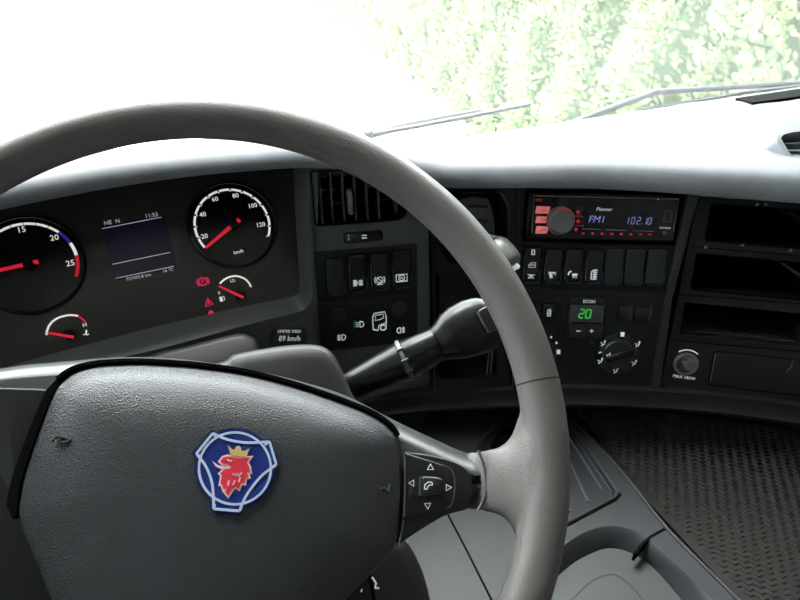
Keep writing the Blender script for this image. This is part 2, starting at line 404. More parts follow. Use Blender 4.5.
# ================================================================== DASHBOARD BODY
DASH = flat(CAM + np.array([.12, .74, -.62]))
dash = thing('dashboard', 'curved grey-topped dashboard running under the windscreen with dark fascia', 'dashboard', DASH)
dl = DASH.loc
LIP = [(-260, 268, .203, 30), (-120, 238, .203, 26), (0, 210, .202, 20), (50, 199.5, .202, 18.5), (100, 190, .202, 17.5), (150, 182, .202, 16), (200, 175.5, .202, 14.5), (250, 171, .202, 14), (300, 168, .203, 15),
       (340, 169.5, .208, 15), (380, 175, .216, 15.5), (420, 183, .230, 16), (445, 187.5, .239, 16.5), (480, 188, .243, 17.5), (512, 188, .243, 18), (560, 188.4, .243, 19), (600, 189, .244, 19.5), (640, 191, .245, 20), (680, 193.7, .246, 20.5), (720, 197, .2475, 21), (760, 200, .249, 22),
       (800, 203.5, .250, 23), (900, 213, .253, 24), (1040, 229, .258, 26)]
def build_pad():
    rows = []
    base0 = np.array([*W.O]);
    for k, (u, v, z, lh) in enumerate(LIP):
        Lp = at_z(u, v, -z); t = (Lp - CAM) @ AX_W
        Up_ = at(u, v - lh, t - .0025)
        out = Lp - CAM; out[2] = 0; out /= np.linalg.norm(out)
        inner = Lp + out * .10 + UP * .012
        # windscreen base point: walk along the truck's forward axis
        l = (Up_ - CAM) @ LAT; f1 = (W.O - CAM) @ FWD
        fu = (Up_ - CAM) @ FWD; lw = l + .55 * max(0, u - 400) / 400 * .3
        Wp = tk(lw, f1 - .012, ZBASE)
        nxt = Up_ + out * .026 + UP * .0062
        col = [inner, Lp + out * .004 - UP * .001, Lp, Lp + (Up_ - Lp) * .3 - out * .0022, Lp + (Up_ - Lp) * .75 - out * .0020, Up_, Up_ + out * .006 + UP * .0038, nxt]
        n = 14
        for i in range(1, n + 1):
            q = i / n; pnt = nxt + (Wp - nxt) * q
            pnt[2] = nxt[2] + (Wp[2] - nxt[2]) * (q ** 1.5)
            # raised shroud that carries the passenger's air vent
            pl_ = (pnt - CAM) @ LAT; pf_ = (pnt - CAM) @ FWD
            rx = min(1, max(0, (pl_ - .78) / .16)); rx = rx * rx * (3 - 2 * rx); ry = min(1, max(0, (pf_ - .40) / .12)) * min(1, max(0, (.93 - pf_) / .30)); ry = ry * ry * (3 - 2 * ry)
            pnt[2] += .045 * rx * ry
            col.append(pnt)
        rows.append([dl(p) for p in col])
    for k in (.25, .55, .9): rows.append([np.array(q) + LAT * k for q in rows[len(LIP) - 1]])
    for k in (.12, .26, .42): rows.insert(0, [np.array(q) - LAT * .14 for q in rows[0]])
    # densify along the dash
    m = len(rows[0]); fine = []
    for j in range(m): fine.append(spline([r[j] for r in rows], 5))
    ring = [[fine[j][i] for j in range(m)] for i in range(len(fine[0]))]
    MB().rings(ring, close=False, cap0=False, cap1=False).build('top_pad', 'pad_grey', dash, 40)
build_pad()

# fascia plates --------------------------------------------------------------
def on(pl, h=0): return lambda u, v: pl.hit(u, v, h)
def build_fascia():
    # instrument opening: bezel wall and surround
    inner = [C.hit(293, 160), C.hit(294, 190), C.hit(297.5, 250), C.hit(299.5, 286), C.hit(297, 294), C.hit(286, 298), C.hit(250, 305), C.hit(170, 323), C.hit(100, 341), C.hit(0, 368), C.hit(-140, 406)]
    outer = [M.hit(306, 164), M.hit(307, 190), M.hit(310, 250), M.hit(312.5, 293), M.hit(308, 306), M.hit(297, 312.5), C.hit(250, 324, .030), C.hit(170, 346, .034), C.hit(100, 363, .036), C.hit(0, 390, .038), C.hit(-140, 430, .04)]
    fout = [M.hit(318, 164), M.hit(318, 190), M.hit(318, 250), M.hit(321, 300), M.hit(322, 350), M.hit(322, 400), D.hit(250, 420), D.hit(170, 440), D.hit(100, 455), D.hit(0, 470), D.hit(-140, 500)]
    # the throat is nearly straight and closes with a tight round nose
    def mixp(a, b, t): return [x + (y - x) * t for x, y in zip(a, b)]
    lift = [np.array(o) - (np.array(f) - np.array(o)) / np.linalg.norm(f - o) * .0015 for o, f in zip(outer, fout)]
    rows = [inner, mixp(inner, outer, .5), mixp(inner, outer, .93), outer]
    ring = [[dl(p) for p in spline(r, 5)] for r in rows]
    MB().rings(ring, close=False, cap0=False, cap1=False).build('cluster_bezel', 'bezel', dash, 50)
    rows = [outer, mixp(outer, fout, .08), fout]
    ring = [[dl(p) for p in spline(r, 5)] for r in rows]
    MB().rings(ring, close=False, cap0=False, cap1=False).build('cluster_surround', 'fascia', dash, 40)
    # vent and switch plate M
    def plate(name, pl, outer_px, holes, m, depth=.02, h=0, bev=None):
        sub = pl.shifted(pl.O)
        o = MB().plate(pl.pp(outer_px), holes, h, depth).build(name, m, None, 0, None)
        o.parent = dash; o.matrix_world = pl.matrix(); return o
    vx0, vy0, vx1, vy1 = prect(M, 313.5, 160, 406.5, 224.5); vy0 = M.p(360, 222)[1]
    vy1 = M.p(345, 170)[1]; vent = rnd([(vx0, vy0), (vx1, vy0), (vx1, vy1), (vx0, vy1)], [.006, .016, .002, .002])
    plate('vent_fascia', M, [(309, 164), (428, 180), (431, 402), (322, 402)], [vent], 'fascia')
    # P plate with brake recess and pocket
    global BRK, PKT, PKT_BACK
    BRK = rnd([P.p(441, 191), P.p(499, 191), P.p(508, 203), P.p(508, 240), P.p(494, 256), P.p(452, 266), P.p(441, 255)], .014)
    PKT = rnd([P.p(435, 272), P.p(500, 272), P.p(497, 378), P.p(437, 379)], [.012, .012, .012, .012])
    plate('brake_fascia', P, [(433, 184), (512.5, 184), (512.5, 402), (433, 402)], [BRK, PKT], 'panel_black', .03)
    mb = MB().rings([[(x, y, z) for x, y in inset(PKT, d)] for z, d in ((-.001, 0), (-.045, .006), (-.05, .010))], cap0=False)
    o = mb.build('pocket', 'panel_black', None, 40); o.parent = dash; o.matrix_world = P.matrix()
    ribs = MB()
    for du in (0, 3.5): ribs.stroke(P.pp([(489.5 + du, 340), (488.5 + du, 358), (487 + du, 374)]), .0016, -.001, .0006)
    o = ribs.build('pocket_edge_rib', 'edge_light', None, 0); o.parent = dash; o.matrix_world = P.matrix()
    mb = MB().rings([[(x, y, z) for x, y in inset(BRK, d)] for z, d in ((.002, -.002), (.003, .001), (-.006, .004), (-.030, .008), (-.034, .012))], cap0=False)
    o = mb.build('brake_recess', 'gloss_black', None, 50); o.parent = dash; o.matrix_world = P.matrix()
    # seam strips between the plates
    st = MB()
    for a, b in (((430.5, 176), (431.5, 402)), ):
        q = [dl(M.hit(*a, .004)), dl(P.hit(a[0] + 4, a[1], .003)), dl(P.hit(b[0] + 4, b[1], .003)), dl(M.hit(*b, .004))]
        st.add(q, [(0, 1, 2, 3)])
    st.build('fascia_seam', 'dark_plastic', dash, 0)
    # R plate: carrier with openings for radio
    global RAD
    RAD = rrect(*prect(R, 523.5, 189, 687, 243.5), .004)
    plate('radio_fascia', R, [(513, 184), (699, 186), (672, 300), (660, 392), (513, 392)], [RAD], 'panel_black', .03)
    mb = MB().rings([[(x, y, z) for x, y in inset(RAD, d)] for z, d in ((0, 0), (-.012, .002), (-.013, .006))], cap0=False)
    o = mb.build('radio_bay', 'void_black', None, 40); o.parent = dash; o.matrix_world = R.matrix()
    st = MB().stroke(R.pp([(512, 178), (512.8, 290), (513.5, 390)]), .0025, -.001, .003)
    st.stroke(R.pp([(519.5, 188), (519, 245)]), .0012, -.001, .0012)
    o = st.build('upright_trim', 'dark_plastic', None, 0); o.parent = dash; o.matrix_world = R.matrix()
    # slanted upright between radio stack and compartments
    st = MB()
    pa = [R.p(u, v) for u, v in ((686.5, 190), (664, 300), (649, 388))]; pb = [R.p(u, v) for u, v in ((698.5, 191), (671, 300), (658, 390))]
    st.rings([[(*inset_pt(a, b, k), z) for k, z in ((0, -.002), (0, .003), (.08, .0045), (.92, .0045), (1, .003), (1, -.002))] for a, b in zip(pa, pb)])
    o = st.build('stack_upright', 'dark_plastic', None, 30); o.parent = dash; o.matrix_world = R.matrix()
    # lower rail with rolled edge under all the plates
    lowpx = [(300, 425), (360, 412), (430, 403), (500, 399.5), (565, 397.5), (640, 400), (700, 404), (760, 411), (800, 417), (900, 433), (1040, 458)]
    def plane_at(u): return M if u < 430 else P if u < 512 else R if u < 676 else S
    rows = []
    for u, v in lowpx:
        pl = plane_at(u); q = pl.hit(u, v)
        out = q - CAM; out[2] = 0; out /= np.linalg.norm(out)
        rows.append([q + UP * .020 + out * .010, q + UP * .017 - out * .002, q + UP * .004 - out * .004, q - out * .008 - UP * .001, q - out * .011 - UP * .003, q - out * .010 - UP * .008, q + out * .02 - UP * .012, q + out * .10 - UP * .10])
    m = len(rows[0]); fine = [spline([dl(r[j]) for r in rows], 6) for j in range(m)]
    ring = [[fine[j][i] for j in range(m)] for i in range(len(fine[0]))]
    MB().rings(ring, close=False, cap0=False, cap1=False).build('lower_rail', 'panel_black', dash, 50)
    for u, v in ((637, 391), (661, 393), (795, 410)):
        pl = plane_at(u).shifted(plane_at(u).hit(u, v, .001))
        o = MB().lathe(0, 0, [(.0045, 0), (.0045, .003), (.0035, .004), (.003, .0025)], 12).build('screw', 'dark_plastic', None, 40); o.parent = dash; o.matrix_world = pl.matrix()
    # unseen carrier behind the plates, so no daylight leaks through the joints
    bk = [[dl(q) for q in (pl.hit(u, 185) + FWD * .13 - UP * .055, pl.hit(u, 400) + FWD * .13 - UP * .10)] for u, pl in ((-140, C), (100, C), (300, C), (430, P), (600, R), (800, S), (1040, S))]
    MB().rings(bk, close=False, cap0=False, cap1=False).build('carrier', 'void_black', dash, 0)
    q0 = C.hit(-138, 232, .03); q1 = C.hit(-138, 440, .04)
    MB().add([dl(q) for q in (q0, q1, q1 - LAT * .40 - FWD * .03, q0 - LAT * .40 - FWD * .03)], [(0, 1, 2, 3)]).build('end_panel', 'fascia', dash, 0)
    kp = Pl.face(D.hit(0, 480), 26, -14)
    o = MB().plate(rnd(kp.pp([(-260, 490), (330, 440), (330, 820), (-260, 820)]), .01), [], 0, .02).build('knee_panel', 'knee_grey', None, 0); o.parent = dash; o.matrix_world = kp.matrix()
def inset_pt(a, b, k): return a + (b - a) * k
build_fascia()

# slot along the windscreen and the passenger's air vent ---------------------------------
def on_pad(u, v):
    bpy.context.view_layer.update(); o = bpy.data.objects['top_pad']; inv = o.matrix_world.inverted()
    for k in range(80):                                   # step down the picture until the ray meets the pad
        ok, lc, *_ = o.ray_cast(inv @ Vector(CAM), (inv.to_3x3() @ Vector(ray(u, v + k * .25))).normalized())
        if ok: return np.array(o.matrix_world @ lc)
    return at_z(u, v, ZBASE + .02)
def build_top_details():
    z = ZBASE + .035
    pts = [(735, 100.5), (752, 105), (800, 98.5), (960, 78), (960, 68), (800, 90.5)]
    q = [on_pad(u, v) for u, v in pts]
    MB().add([dl(p + UP * .004) for p in q] + [dl(p - UP * .02) for p in q], [(0, 1, 2, 5), (5, 2, 3, 4)] + [(i, (i + 1) % 6, 6 + (i + 1) % 6, 6 + i) for i in range(6)]).build('defroster_slot', 'void_black', dash, 0)
build_top_details()

# ================================================================== INSTRUMENT CLUSTER
def build_cluster():
    pl = C.shifted(C.hit(150, 330)); p = pl.p
    root = thing('instrument_cluster', 'dark instrument cluster with round dials and small screen behind steering wheel', 'instruments', pl)
    face = [p(-150, 400), p(312, 318), p(312, 250), p(303, 150), p(150, 165), p(-150, 215)]
    MB().prism(face, -.02, -.0008).build('face_panel', 'gloss_face', root, 0)
    def ang(c, u, v): q = p(u, v) - c; return math.atan2(q[1], q[0])
    def unwrap(a0, a1): return a1 if a1 <= a0 else a1 - TAU          # clockwise sweep
    def gauge(name, c, r, label):
        o = MB().lathe(*c, [(r, -.001), (r, .0006)], 64).build(name, 'dial_face', root, 0, label=label)
        MB().lathe(*c, [(r * .985, 0), (r * .985, .003), (r * 1.0, .005), (r * 1.04, .004), (r * 1.06, 0)], 72, False, False).build('dial_ring', 'gloss_black', o, 50)
        return o
    def needle(par, c, tip, tail, w0=.0054, w1=.0030):
        t, q = p(*tip), p(*tail); d = t - q; d /= np.linalg.norm(d); s_ = np.array([-d[1], d[0]])
        MB().prism([q + s_ * w0 / 2, q - s_ * w0 / 2, t - s_ * w1 / 2, t + s_ * w1 / 2], .004, .0052).build('needle', 'needle_red', par, 0)
        MB().lathe(*c, [(.0062, .001), (.0062, .0062), (.005, .0075)], 24).build('needle_hub', 'gloss_black', par, 40)
        e = q + d * .003
        MB().lathe(*e, [(.0020, .006), (.0018, .0085)], 12).build('hub_light', 'needle_red', par, 0)
    def scale(par, c, r, cuts, wd, mats, name='scale_band'):
        for (a0, a1), m in zip(cuts, mats):
            MB().arc(*c, r - wd / 2, r + wd / 2, a0, a1, .0004, .0011, max(4, int(abs(a1 - a0) * 16))).build(name, m, par, 0)
    def ticks(par, c, r0, r1, a0, a1, n, wd=.0013):
        mb = MB()
        for k in range(n + 1):
            a = a0 + (a1 - a0) * k / n; e = np.array([math.cos(a), math.sin(a)])
            mb.stroke([c + e * r0, c + e * r1], wd, .0005, .0013)
        mb.build('tick_marks', 'dial_white', par, 0)
    def numerals(par, items, size, m='dial_white'):
        for s_, u, v in items: MB().text(s_, *p(u, v), size, .0008).build('numeral', m, par, 0)
    # speedometer
    c = (p(187.6, 228) + p(275.6, 222)) / 2; r = np.linalg.norm(p(187.6, 228) - p(275.6, 222)) / 2 * .97
    g = gauge('speedometer', c, r, 'speed dial numbered 20 to 120')
    a0 = ang(c, 204.5, 249); a1 = unwrap(a0, ang(c, 266.5, 236.5))
    rs = np.linalg.norm(p(204.5, 249) - c)
    n = 13; gap = .075
    scale(g, c, rs * .97, [(a0 + (a1 - a0) * (k + gap) / n, a0 + (a1 - a0) * (k + 1 - gap) / n) for k in range(n)], .0026, ['dial_white'] * n)
    ticks(g, c, rs * .915, rs * .945, a0, a1, 6 + 7)
    numerals(g, [('20', 204.5, 236.5), ('40', 202.8, 214.8), ('60', 215, 199.5), ('80', 235.5, 196), ('100', 252.5, 206), ('120', 260.5, 225)], .0080)
    MB().text('km/h', *p(238.5, 252), .0062, .0008).build('unit_text', 'dial_white', g, 0)
    needle(g, c, (205.5, 248.5), (239, 220.5))
    # tachometer
    c = p(30, 265); r = np.linalg.norm(p(86, 262) - c) * .96
    g = gauge('tachometer', c, r, 'engine speed dial cut by the picture edge')
    ra = np.linalg.norm(p(58, 232) - c)
    aw = [ang(c, u, v) for u, v in ((-22, 262), (59, 232.5), (69, 243), (76, 255.5), (75, 276.5))]
    aw0 = aw[1] + rad(150)
    n = 10; cuts = [(aw0 + (aw[1] - aw0) * (k + .03) / n, aw0 + (aw[1] - aw0) * (k + .97) / n) for k in range(n)]
    scale(g, c, ra, cuts, .0026, ['dial_white'] * n)
    scale(g, c, ra, [(aw[1], aw[2]), (aw[2] - .02, aw[3]), (aw[3], aw[4])], .0034, ['dial_blue', 'dial_white', 'dial_red'])
    numerals(g, [('15', 21.5, 230), ('20', 54.5, 238), ('25', 70.5, 263.5), ('10', -9, 243), ('5', -22, 275)], .0090)
    MB().text('r/min x 100', *p(38, 295), .0052, .0008).build('unit_text', 'sticker', g, 0)
    needle(g, c, (-22, 276), (39, 262.5), .0046, .003)
    # temperature gauge
    def small(name, hub, arcpts, tip, tail, label, reds):
        c = p(*hub); ra = np.linalg.norm(p(*arcpts[0]) - c)
        A = [ang(c, *q) for q in arcpts]; 
        for k in range(1, len(A)): A[k] = unwrap(A[k - 1], A[k])
        o = MB().lathe(*c, [(.006, -.001), (.006, .002), (.0045, .003)], 24).build(name, 'gloss_black', root, 40, label=label)
        for k in range(len(A) - 1):
            rr = [np.linalg.norm(p(*arcpts[k]) - c), np.linalg.norm(p(*arcpts[k + 1]) - c)]
            nst = 10; q = [c + (rr[0] + (rr[1] - rr[0]) * t / nst) * np.array([math.cos(A[k] + (A[k + 1] - A[k]) * t / nst), math.sin(A[k] + (A[k + 1] - A[k]) * t / nst)]) for t in range(nst + 1)]
            MB().stroke(q, .0020, -.0006, .0003).build('scale_band', 'dial_red' if k in reds else 'dial_white', o, 0)
        t, q = p(*tip), p(*tail); d = t - q; d /= np.linalg.norm(d); s_ = np.array([-d[1], d[0]]) * .0016
        MB().prism([q + s_, q - s_, t - s_ * .6, t + s_ * .6], .0032, .0042).build('needle', 'needle_red', o, 0)
        return o
    g = small('temperature_gauge', (69, 335.5), [(46.5, 335), (52, 322), (64, 316), (78, 316), (85.5, 322.5)], (48, 333), (74, 337.5), 'small coolant gauge with red needle', {3})
    MB().text('H', *p(84.7, 325), .0062, 0).build('letter', 'dial_white', g, 0)
    mb = MB(); mb.stroke([p(86.5, 330), p(86, 334)], .0015, 0, .0004); mb.stroke([p(83, 335), p(85, 334.2), p(87, 335), p(89, 333.8)], .0010, 0, .0004)
    mb.build('coolant_icon', 'dial_white', g, 0)
    g = small('fuel_gauge', (240, 297), [(220, 283.5), (227, 278), (236, 276), (245, 279), (251, 287)], (218.5, 286.5), (243, 298), 'small fuel gauge with red needle', set())
    MB().text('1/2', *p(232.5, 281), .0050, 0).build('numeral', 'dial_white', g, 0)
    MB().text('0', *p(219, 293), .0050, 0).build('numeral', 'dial_white', g, 0)
    mb = MB(); x, y = p(221.5, 299); mb.box(x - .0022, y - .003, 0, x + .0012, y + .0028, .0004); mb.stroke([(x + .002, y - .002), (x + .0034, y - .002), (x + .0034, y + .002), (x + .002, y + .003)], .0007, 0, .0004)
    mb.build('pump_icon', 'dial_white', g, 0)
    # warning lamps, plus one lamp's reflection drawn as a red disc
    def lamp(u, v, shape, label):
        x, y = p(u, v)
        if shape == 'P':
            o = MB().arc(x, y, .0040, .0054, 0, TAU, -.0006, .0004, 32).build('lamp_or_reflection', 'lamp_red', root, 0, label=label)
            MB().text('P', x, y, .0078, 0).build('lamp_symbol', 'lamp_red', o, 0)
            mb = MB(); mb.stroke(curve_poly(x, y, .0068, rad(-40), rad(40), 8), .0012, -.0006, .0004); mb.stroke(curve_poly(x, y, .0068, rad(140), rad(220), 8), .0012, -.0006, .0004); mb.build('lamp_symbol', 'lamp_red', o, 0)
        elif shape == 'T':
            o = MB().stroke([(x - .0045, y - .004), (x + .0045, y - .004), (x, y + .0052)], .0016, -.0006, .0004, True).build('lamp_or_reflection', 'lamp_red', root, 0, label=label)
            MB().stroke([(x, y + .002), (x, y - .002)], .0018, -.0006, .0004).build('lamp_symbol', 'lamp_red', o, 0)
        else:
            o = MB().lathe(x, y, [(.0032, -.001), (.0032, .0004)], 16).build('lamp_or_reflection', 'lamp_red', root, 0, label=label)  # painted reflection of a red lamp, no lamp of its own
    lamp(203, 281.5, 'P', 'red parking brake warning lamp'); lamp(208.5, 302, 'T', 'red triangle warning lamp'); lamp(211, 313, 'o', 'painted red reflection below the triangle lamp')
    # display
    sc = MB().prism([p(101, 226), p(164, 214), p(177, 268), p(117, 281)], -.0006, .0003).build('display_screen', 'screen_blue', root, 0, label='dark blue trip display')
    for a, b in (((102, 228.8), (161.5, 217.2)), ((112.2, 264.4), (170.5, 252.4)), ((115.6, 278.4), (174, 266.3))):
        MB().stroke([p(*a), p(*b)], .0007, .0003, .0007).build('screen_rule', 'lcd_white', sc, 0)
    for s_, u, v, sz in (('NE  N', 112, 222.3, .0066), ('11:53', 151.5, 215.6, .0068), ('757493.8 km', 138.5, 277.2, .0052), ('16 °C', 168, 270.5, .0050)):
        MB().text(s_, *p(u, v), sz, .0006).build('screen_text', 'lcd_white', sc, 0)
build_cluster()
def build_sticker():
    # lie on the surround itself: three points of it under the sticker
    dg = bpy.context.evaluated_depsgraph_get(); tri = []
    for u, v in ((275, 336), (303, 336), (289, 329)):
        ok, lc, *_ = SC.ray_cast(dg, Vector(CAM), Vector(ray(u, v)).normalized()); tri.append(np.array(lc))
    X = tri[1] - tri[0]; X /= np.linalg.norm(X); N_ = np.cross(X, tri[2] - tri[0]); N_ /= np.linalg.norm(N_)
    pl = Pl(tri[0], X, np.cross(N_, X)); pl = pl.shifted(pl.hit(289, 335, .0006)); p = pl.p
    x0, y0, x1, y1 = prect(pl, 271.5, 327, 307.5, 343.5)
    root = MB().prism(rrect(x0, y0, x1, y1, .003), 0, .0008).build('speed_sticker', 'sticker', None, 0, pl)
    tag(root, 'small grey sticker reading LIMITED SPEED 89 km/h below the dials', 'sticker')
    MB().text('LIMITED SPEED', *p(289.2, 331.3), .0052, .0009).build('sticker_text', 'print_white', root, 0)
    MB().text('89 km/h', *p(289.5, 338.5), .0098, .0009).build('sticker_text', 'print_white', root, 0)
build_sticker()

# ================================================================== AIR VENT + LEFT SWITCHES
def build_vent():
    pl = M.shifted(M.hit(360, 222)); p = pl.p
    root = thing('air_vent', 'black air vent with upright slats and grey knob beside the speedometer', 'air vent', pl)
    x0, x1 = p(313.5, 200)[0], p(406.5, 200)[0]; y0, y1 = p(360, 222)[1], p(345, 170)[1]
    out = rnd([(x0, y0), (x1, y0), (x1, y1), (x0, y1)], [.006, .016, .002, .002])
    MB().rings([[(x, y, z) for x, y in inset(out, d)] for z, d in ((.0018, -.0015), (.0022, .0002), (-.004, .0012), (-.06, .002), (-.061, .01))], cap0=False).build('vent_housing', 'void_black', root, 40)
    for ut, ub in ((319.5, 323), (330.7, 334), (342.5, 345.5), (354.5, 357), (366.8, 368.7), (379, 380.3), (397, 397.5)):
        xt, xb = p(ut, 172)[0], p(ub, 222)[0]
        yb = y0 + .001 + (.006 if ub > 390 else 0)
        MB().rings([[(x - .0009, y, -.028), (x + .0009, y, -.028), (x + .0011, y, -.003), (x, y, -.0022), (x - .0011, y, -.003)] for x, y in ((xb, yb), ((xb + xt) / 2 - .0006, (y0 + y1) / 2), (xt, y1))]).build('slat', 'vent_slat', root, 40)
    for k in range(3):
        y = y0 + (y1 - y0) * (.25 + .27 * k); MB().box(x0, y - .001, -.05, x1, y + .001, -.034).build('inner_slat', 'vent_slat', root, 0)
    xk = p(350.5, 205)[0]; ya, yb = p(350.5, 214.5)[1], p(350.5, 189)[1]
    MB().prism(rrect(xk - .0034, ya, xk + .0030, yb, .003), -.006, .004, .002).build('vent_knob', 'knob_grey', root, 40)
    # thumb slider below the vent
    sx0, sy0, sx1, sy1 = prect(pl, 343.5, 231, 383, 242)
    s_ = MB().prism(rrect(sx0, sy0, sx1, sy1, .005), -.001, .0025, .0012).build('slider_track', 'gloss_black', root, 40)
    q = prect(pl, 345, 231.5, 373, 241)
    MB().prism(rrect(q[0], q[1], q[0] + (q[2] - q[0]) * .5, q[3], .003), .002, .0055, .002).build('slider_grip', 'dark_plastic', s_, 40)
    mb = MB(); xm, ym = p(364, 236)
    for dy in (-.0016, .0016): mb.stroke([(xm - .003, ym + dy), (xm + .003, ym + dy)], .0012, .0024, .0032)
    mb.build('slider_mark', 'print_white', s_, 0)
    mb = MB(); xm, ym = p(347.5, 236)
    for dy in (-.003, -.001, .001, .003): mb.stroke([(xm, ym + dy), (xm + .0014, ym + dy)], .0005, .0052, .0060)
    mb.build('slider_mark', 'print_white', s_, 0)
build_vent()

def rocker(parent, rect, m, icon=None, tilt=.0026, label=None, edge=None):
    x0, y0, x1, y1 = rect; w_, h_ = x1 - x0, y1 - y0; xc = (x0 + x1) / 2
    out = rrect(x0, y0, x1, y1, .004)
    rings = [[(x, y, 0) for x, y in out]]
    for d, z in ((0, .0028), (.0004, .0036), (.0012, .0042)):
        q = inset(out, d); rings.append([(x, y, z + tilt * ((y - y0) / h_ * 2 - 1)) for x, y in q])
    # slightly dished face
    q = inset(out, .003); rings.append([(x, y, .0042 + tilt * ((y - y0) / h_ * 2 - 1)) for x, y in q])
    o = MB().rings(rings).build('rocker_switch', m, parent, 40, label=label)
    if edge:
        MB().stroke([(x0 + .0013, y0 + .004), (x0 + .0007, y0 + h_ * .5), (x0 + .0013, y1 - .006)], .0006, .001, .0042 + tilt * .5).build('edge_highlight', 'edge_light', o, 0)  # pale strip painted in as the highlight along the left edge
    MB().stroke([(x0 + .004, y0 - .0006), (x1 - .003, y0 - .0006), (x1 + .0005, y0 + .002), (x1 + .0007, y0 + h_ * .35)], .0007, 0, .0022).build('lower_highlight', 'edge_light', o, 0)  # painted highlight hooking round the lower right corner
    MB().stroke(inset(out, -.0008), .0010, -.001, .0017, True).build('switch_gap', 'void_black', o, 0)
    if icon:
        mb = MB(); icon(mb, xc, y0, w_, h_, .0036 + .0002); yc = y0 + h_ * .27
        if icon is not ic_cabin: mb.v = [(xc + (x - xc) * 1.18, yc + (y - yc) * 1.18, z) for x, y, z in mb.v]
        mb.build('switch_icon', 'print_white', o, 0)
    return o
def ln(mb, x, y, pts, k, z, wd=.0008, closed=False): mb.stroke([(x + a * k, y + b * k) for a, b in pts], wd, z - .002, z + .0006, closed)
def ic_pump(mb, x, y0, w_, h_, z):
    y = y0 + h_ * .26; mb.box(x - .0050, y - .0034, z - .003, x - .0012, y + .0034, z + .0003)
    ln(mb, x, y, [(-1.2, -1), (0, -1), (0, 2)], .001, z)
    for d in (-.0022, 0, .0022): ln(mb, x, y + d, [(1.2, 0), (5, 0)], .001, z, .0012)
def ic_round(mb, x, y0, w_, h_, z):
    y = y0 + h_ * .28; mb.arc(x, y, .0030, .0038, 0, TAU, z - .003, z + .0004, 20)
    for s_ in (-1, 1): mb.stroke(curve_poly(x, y, .0054, (0 if s_ > 0 else math.pi) - .7, (0 if s_ > 0 else math.pi) + .7, 8), .0009, z - .003, z + .0004)
    ln(mb, x, y, [(-2, 2), (2, -2)], .001, z); ln(mb, x, y, [(-3, -5), (3, -5)], .001, z)
def ic_brake(mb, x, y0, w_, h_, z):
    y = y0 + h_ * .28; mb.arc(x, y, .0028, .0036, 0, TAU, z - .003, z + .0004, 20)
    ln(mb, x, y, [(-1.4, -1), (0, 1.2), (1.4, -1)], .001, z); ln(mb, x, y, [(-6, 4), (-6, -4), (6, -4), (6, 4), (-6, 4)], .001, z, .0009)
def ic_cabin(mb, x, y0, w_, h_, z):
    y = y0 + h_ * .86; mb.stroke([(x - .0016, y - .003), (x + .0016, y - .003), (x + .0016, y + .003), (x - .0016, y + .003)], .001, z - .003, z + .0030, True)
    y = y0 + h_ * .50; ln(mb, x, y, [(-4, -3), (4.5, -3), (4.5, 3), (-1, 3), (-4, 0)], .001, z + .0006, .0008, True); ln(mb, x, y, [(-4, 0), (4.5, 0)], .001, z)
    y = y0 + h_ * .20; mb.arc(x, y - .0012, 0.0001, .0022, 0, math.pi, z - .003, z + .0002, 8)
    ln(mb, x, y, [(-4.5, 1), (4.5, 1)], .001, z)
    for a in (-3.4, -1.2, 1.2, 3.4): ln(mb, x, y, [(a * .7, -1.6), (a, -3.8)], .001, z, .0007)
def ic_lamp1(mb, x, y0, w_, h_, z):
    y = y0 + h_ * .24; ln(mb, x, y, [(-4.5, 2.6), (4, 2.6)], .001, z, .0009)
    ln(mb, x, y, [(0, 2), (4, 0)], .001, z); mb.prism([(x - .004, y + .0016), (x - .0006, y + .0016), (x + .001, y - .003), (x - .002, y - .004)], z - .003, z + .0003)
def ic_lamp2(mb, x, y0, w_, h_, z):
    y = y0 + h_ * .26; ln(mb, x, y, [(-5, -1), (-4.4, 2), (-2, 3.4)], .001, z, .0014)
    mb.prism([(x - .001, y + .0006), (x + .005, y + .001), (x + .0045, y - .0018), (x - .0005, y - .0022)], z - .003, z + .0003)
    for a in (0, 1.8, 3.6): ln(mb, x, y, [(a, -2.6), (a + .4, -4)], .001, z, .0006)
def ic_seat(mb, x, y0, w_, h_, z):
    y = y0 + h_ * .27; ln(mb, x, y, [(-2.5, -5), (-2.5, 3), (0, 5), (3.5, 5)], .001, z + .0004, .0011); ln(mb, x, y, [(-2.5, -5), (3.5, -5)], .001, z, .0011)
    for b in (-2.6, 0, 2.6): ln(mb, x, y, [(-.6, b), (3.4, b)], .001, z, .0014)
    ln(mb, x, y, [(1.2, -5), (1.2, 4)], .001, z, .0006)
